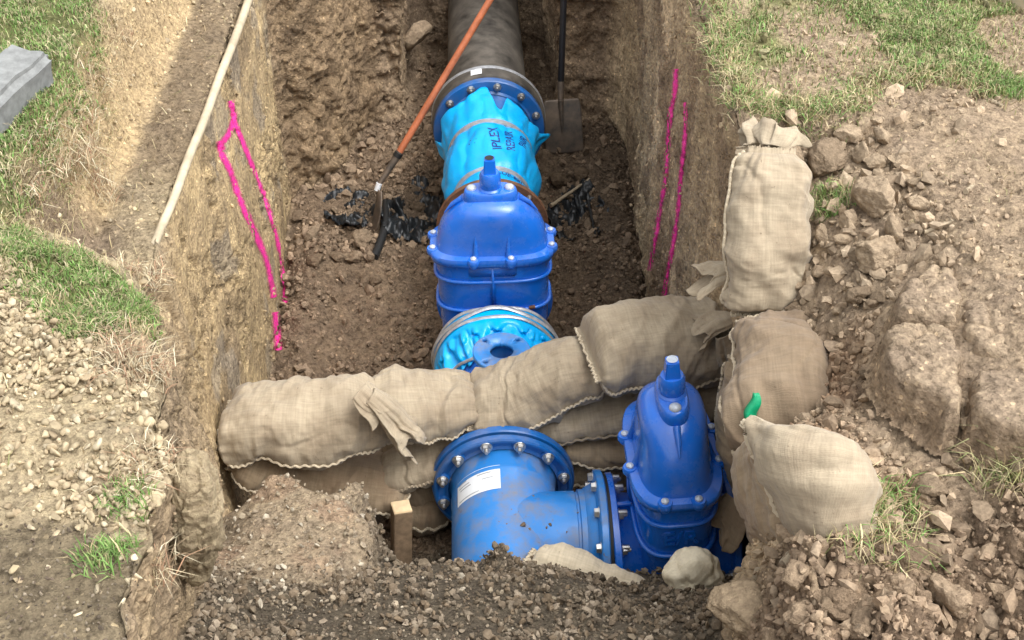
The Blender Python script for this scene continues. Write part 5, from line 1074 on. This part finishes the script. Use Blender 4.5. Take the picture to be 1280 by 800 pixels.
stick((1238, 128), (1252, 134), .006, 'pale wood chip near the grass edge at the far right', lift=.006, name='wood_chip', cat='wood chip')
stick((497, 690), (512, 672), .003, 'thin straw leaning at the foot of the timber stake', lift=.004, name='straw', cat='straw')
# tufts
def tuft(px, py, n, rad, lmin, lmax, cols, label, lean=1.0, seed=1, wid=.0014, name='grass_tuft', cat='grass tuft', grp=None):
    p, nn = hit(px, py); r = np.random.default_rng(seed); q_ = np.clip(r.normal(size=(n, 2)), -1.6, 1.6) * rad * .5; pos = []; 
    for a_, b_ in q_:
        g, _n = drop(p.x + a_, p.y + b_); pos.append((g.x, g.y, g.z - .004) if abs(g.z - p.z) < .08 else (p.x + a_, p.y + b_, p.z - .01))
    pos = np.array(pos); o = blades(name, pos - np.array(p), np.tile([0, 0, 1.], (n, 1)), lmin, lmax, wid, cols, lean, seed); o.location = p; return tag(o, label, cat, grp)
GT = GREEN[:4]; ROOT = [(.50, .42, .28), (.42, .33, .21), (.58, .52, .38), (.36, .22, .14), (.30, .22, .14)]
tuft(1036, 252, 420, .07, .02, .06, GT + STRAW[:2], 'grey green tussock on the clods beside the upright sack', 1.0, 11)
tuft(1080, 655, 500, .13, .03, .085, STRAW + GREEN[:2], 'straggly straw and green tuft below the big stitched sack', 1.4, 12)
tuft(1110, 640, 260, .07, .02, .06, GT + STRAW[:1], 'green tuft at the right corner of the big stitched sack', 1.2, 13)
tuft(1262, 590, 300, .08, .03, .09, STRAW + GREEN[3:5], 'straw coloured tuft at the right margin of the rubble', 1.4, 14)
tuft(1260, 112, 300, .08, .02, .05, GT, 'dark green tuft at the right margin under the grass', 1.0, 15)
gR_ = 'dead grass clumps along the broken left edge'
for k, (px, py, n, rad, lm, lb_) in enumerate(((150, 40, 90, .05, .05, 'dead grass at the top of the tan cut slope'), (118, 100, 130, .05, .06, 'dead grass halfway along the left lawn edge'), (100, 150, 160, .05, .06, 'reddish dead grass where the left lawn edge bends'), (85, 190, 380, .09, .08, 'thick root clump overhanging the dark soil face'), (60, 205, 260, .08, .07, 'root clump left of the overhanging one'), (115, 225, 260, .07, .09, 'pale roots trailing down into the side cut'), (30, 235, 200, .06, .06, 'dead grass at the left margin above the side cut'), (178, 345, 240, .06, .06, 'dead grass at the right tip of the green grass patch'), (150, 425, 160, .07, .06, 'bleached roots below the green grass patch'), (165, 455, 300, .06, .07, 'big bleached root clump on the left bank edge'), (185, 470, 240, .06, .07, 'bleached roots hanging right of the big root clump'), (190, 575, 130, .05, .05, 'dead grass above the clay wedge'), (165, 605, 110, .05, .05, 'dead grass left of the clay wedge top'), (195, 712, 120, .04, .08, 'pale straws sticking out over the dark fine soil'), (230, 610, 60, .04, .05, 'dry roots on top of the clay wedge'))):
    tuft(px, py, n, rad, .02, lm, ROOT, lb_, 1.8, 30 + k, .0013, 'dead_grass', 'dead grass', gR_)
tuft(160, 625, 200, .05, .02, .045, GT, 'small green tuft beside the crack on the left bank', 1.0, 51); tuft(128, 700, 160, .05, .02, .045, GT + STRAW[:1], 'thin green tuft on the dark fine soil', 1.2, 52); tuft(150, 685, 90, .03, .02, .04, GT, 'second smaller green tuft on the dark fine soil', 1.2, 53)
for k, (px, py) in enumerate(((905, 60), (918, 95), (930, 125), (960, 138), (990, 148), (1020, 140), (1050, 130))):
    tuft(px, py, 240, .06, .02, .055, STRAW + GREEN[:2], 'dry turf fringe hanging over the right trench lip', 1.5, 70 + k, .0013, 'dead_grass', 'dead grass', 'dry fringe of the right hand turf')
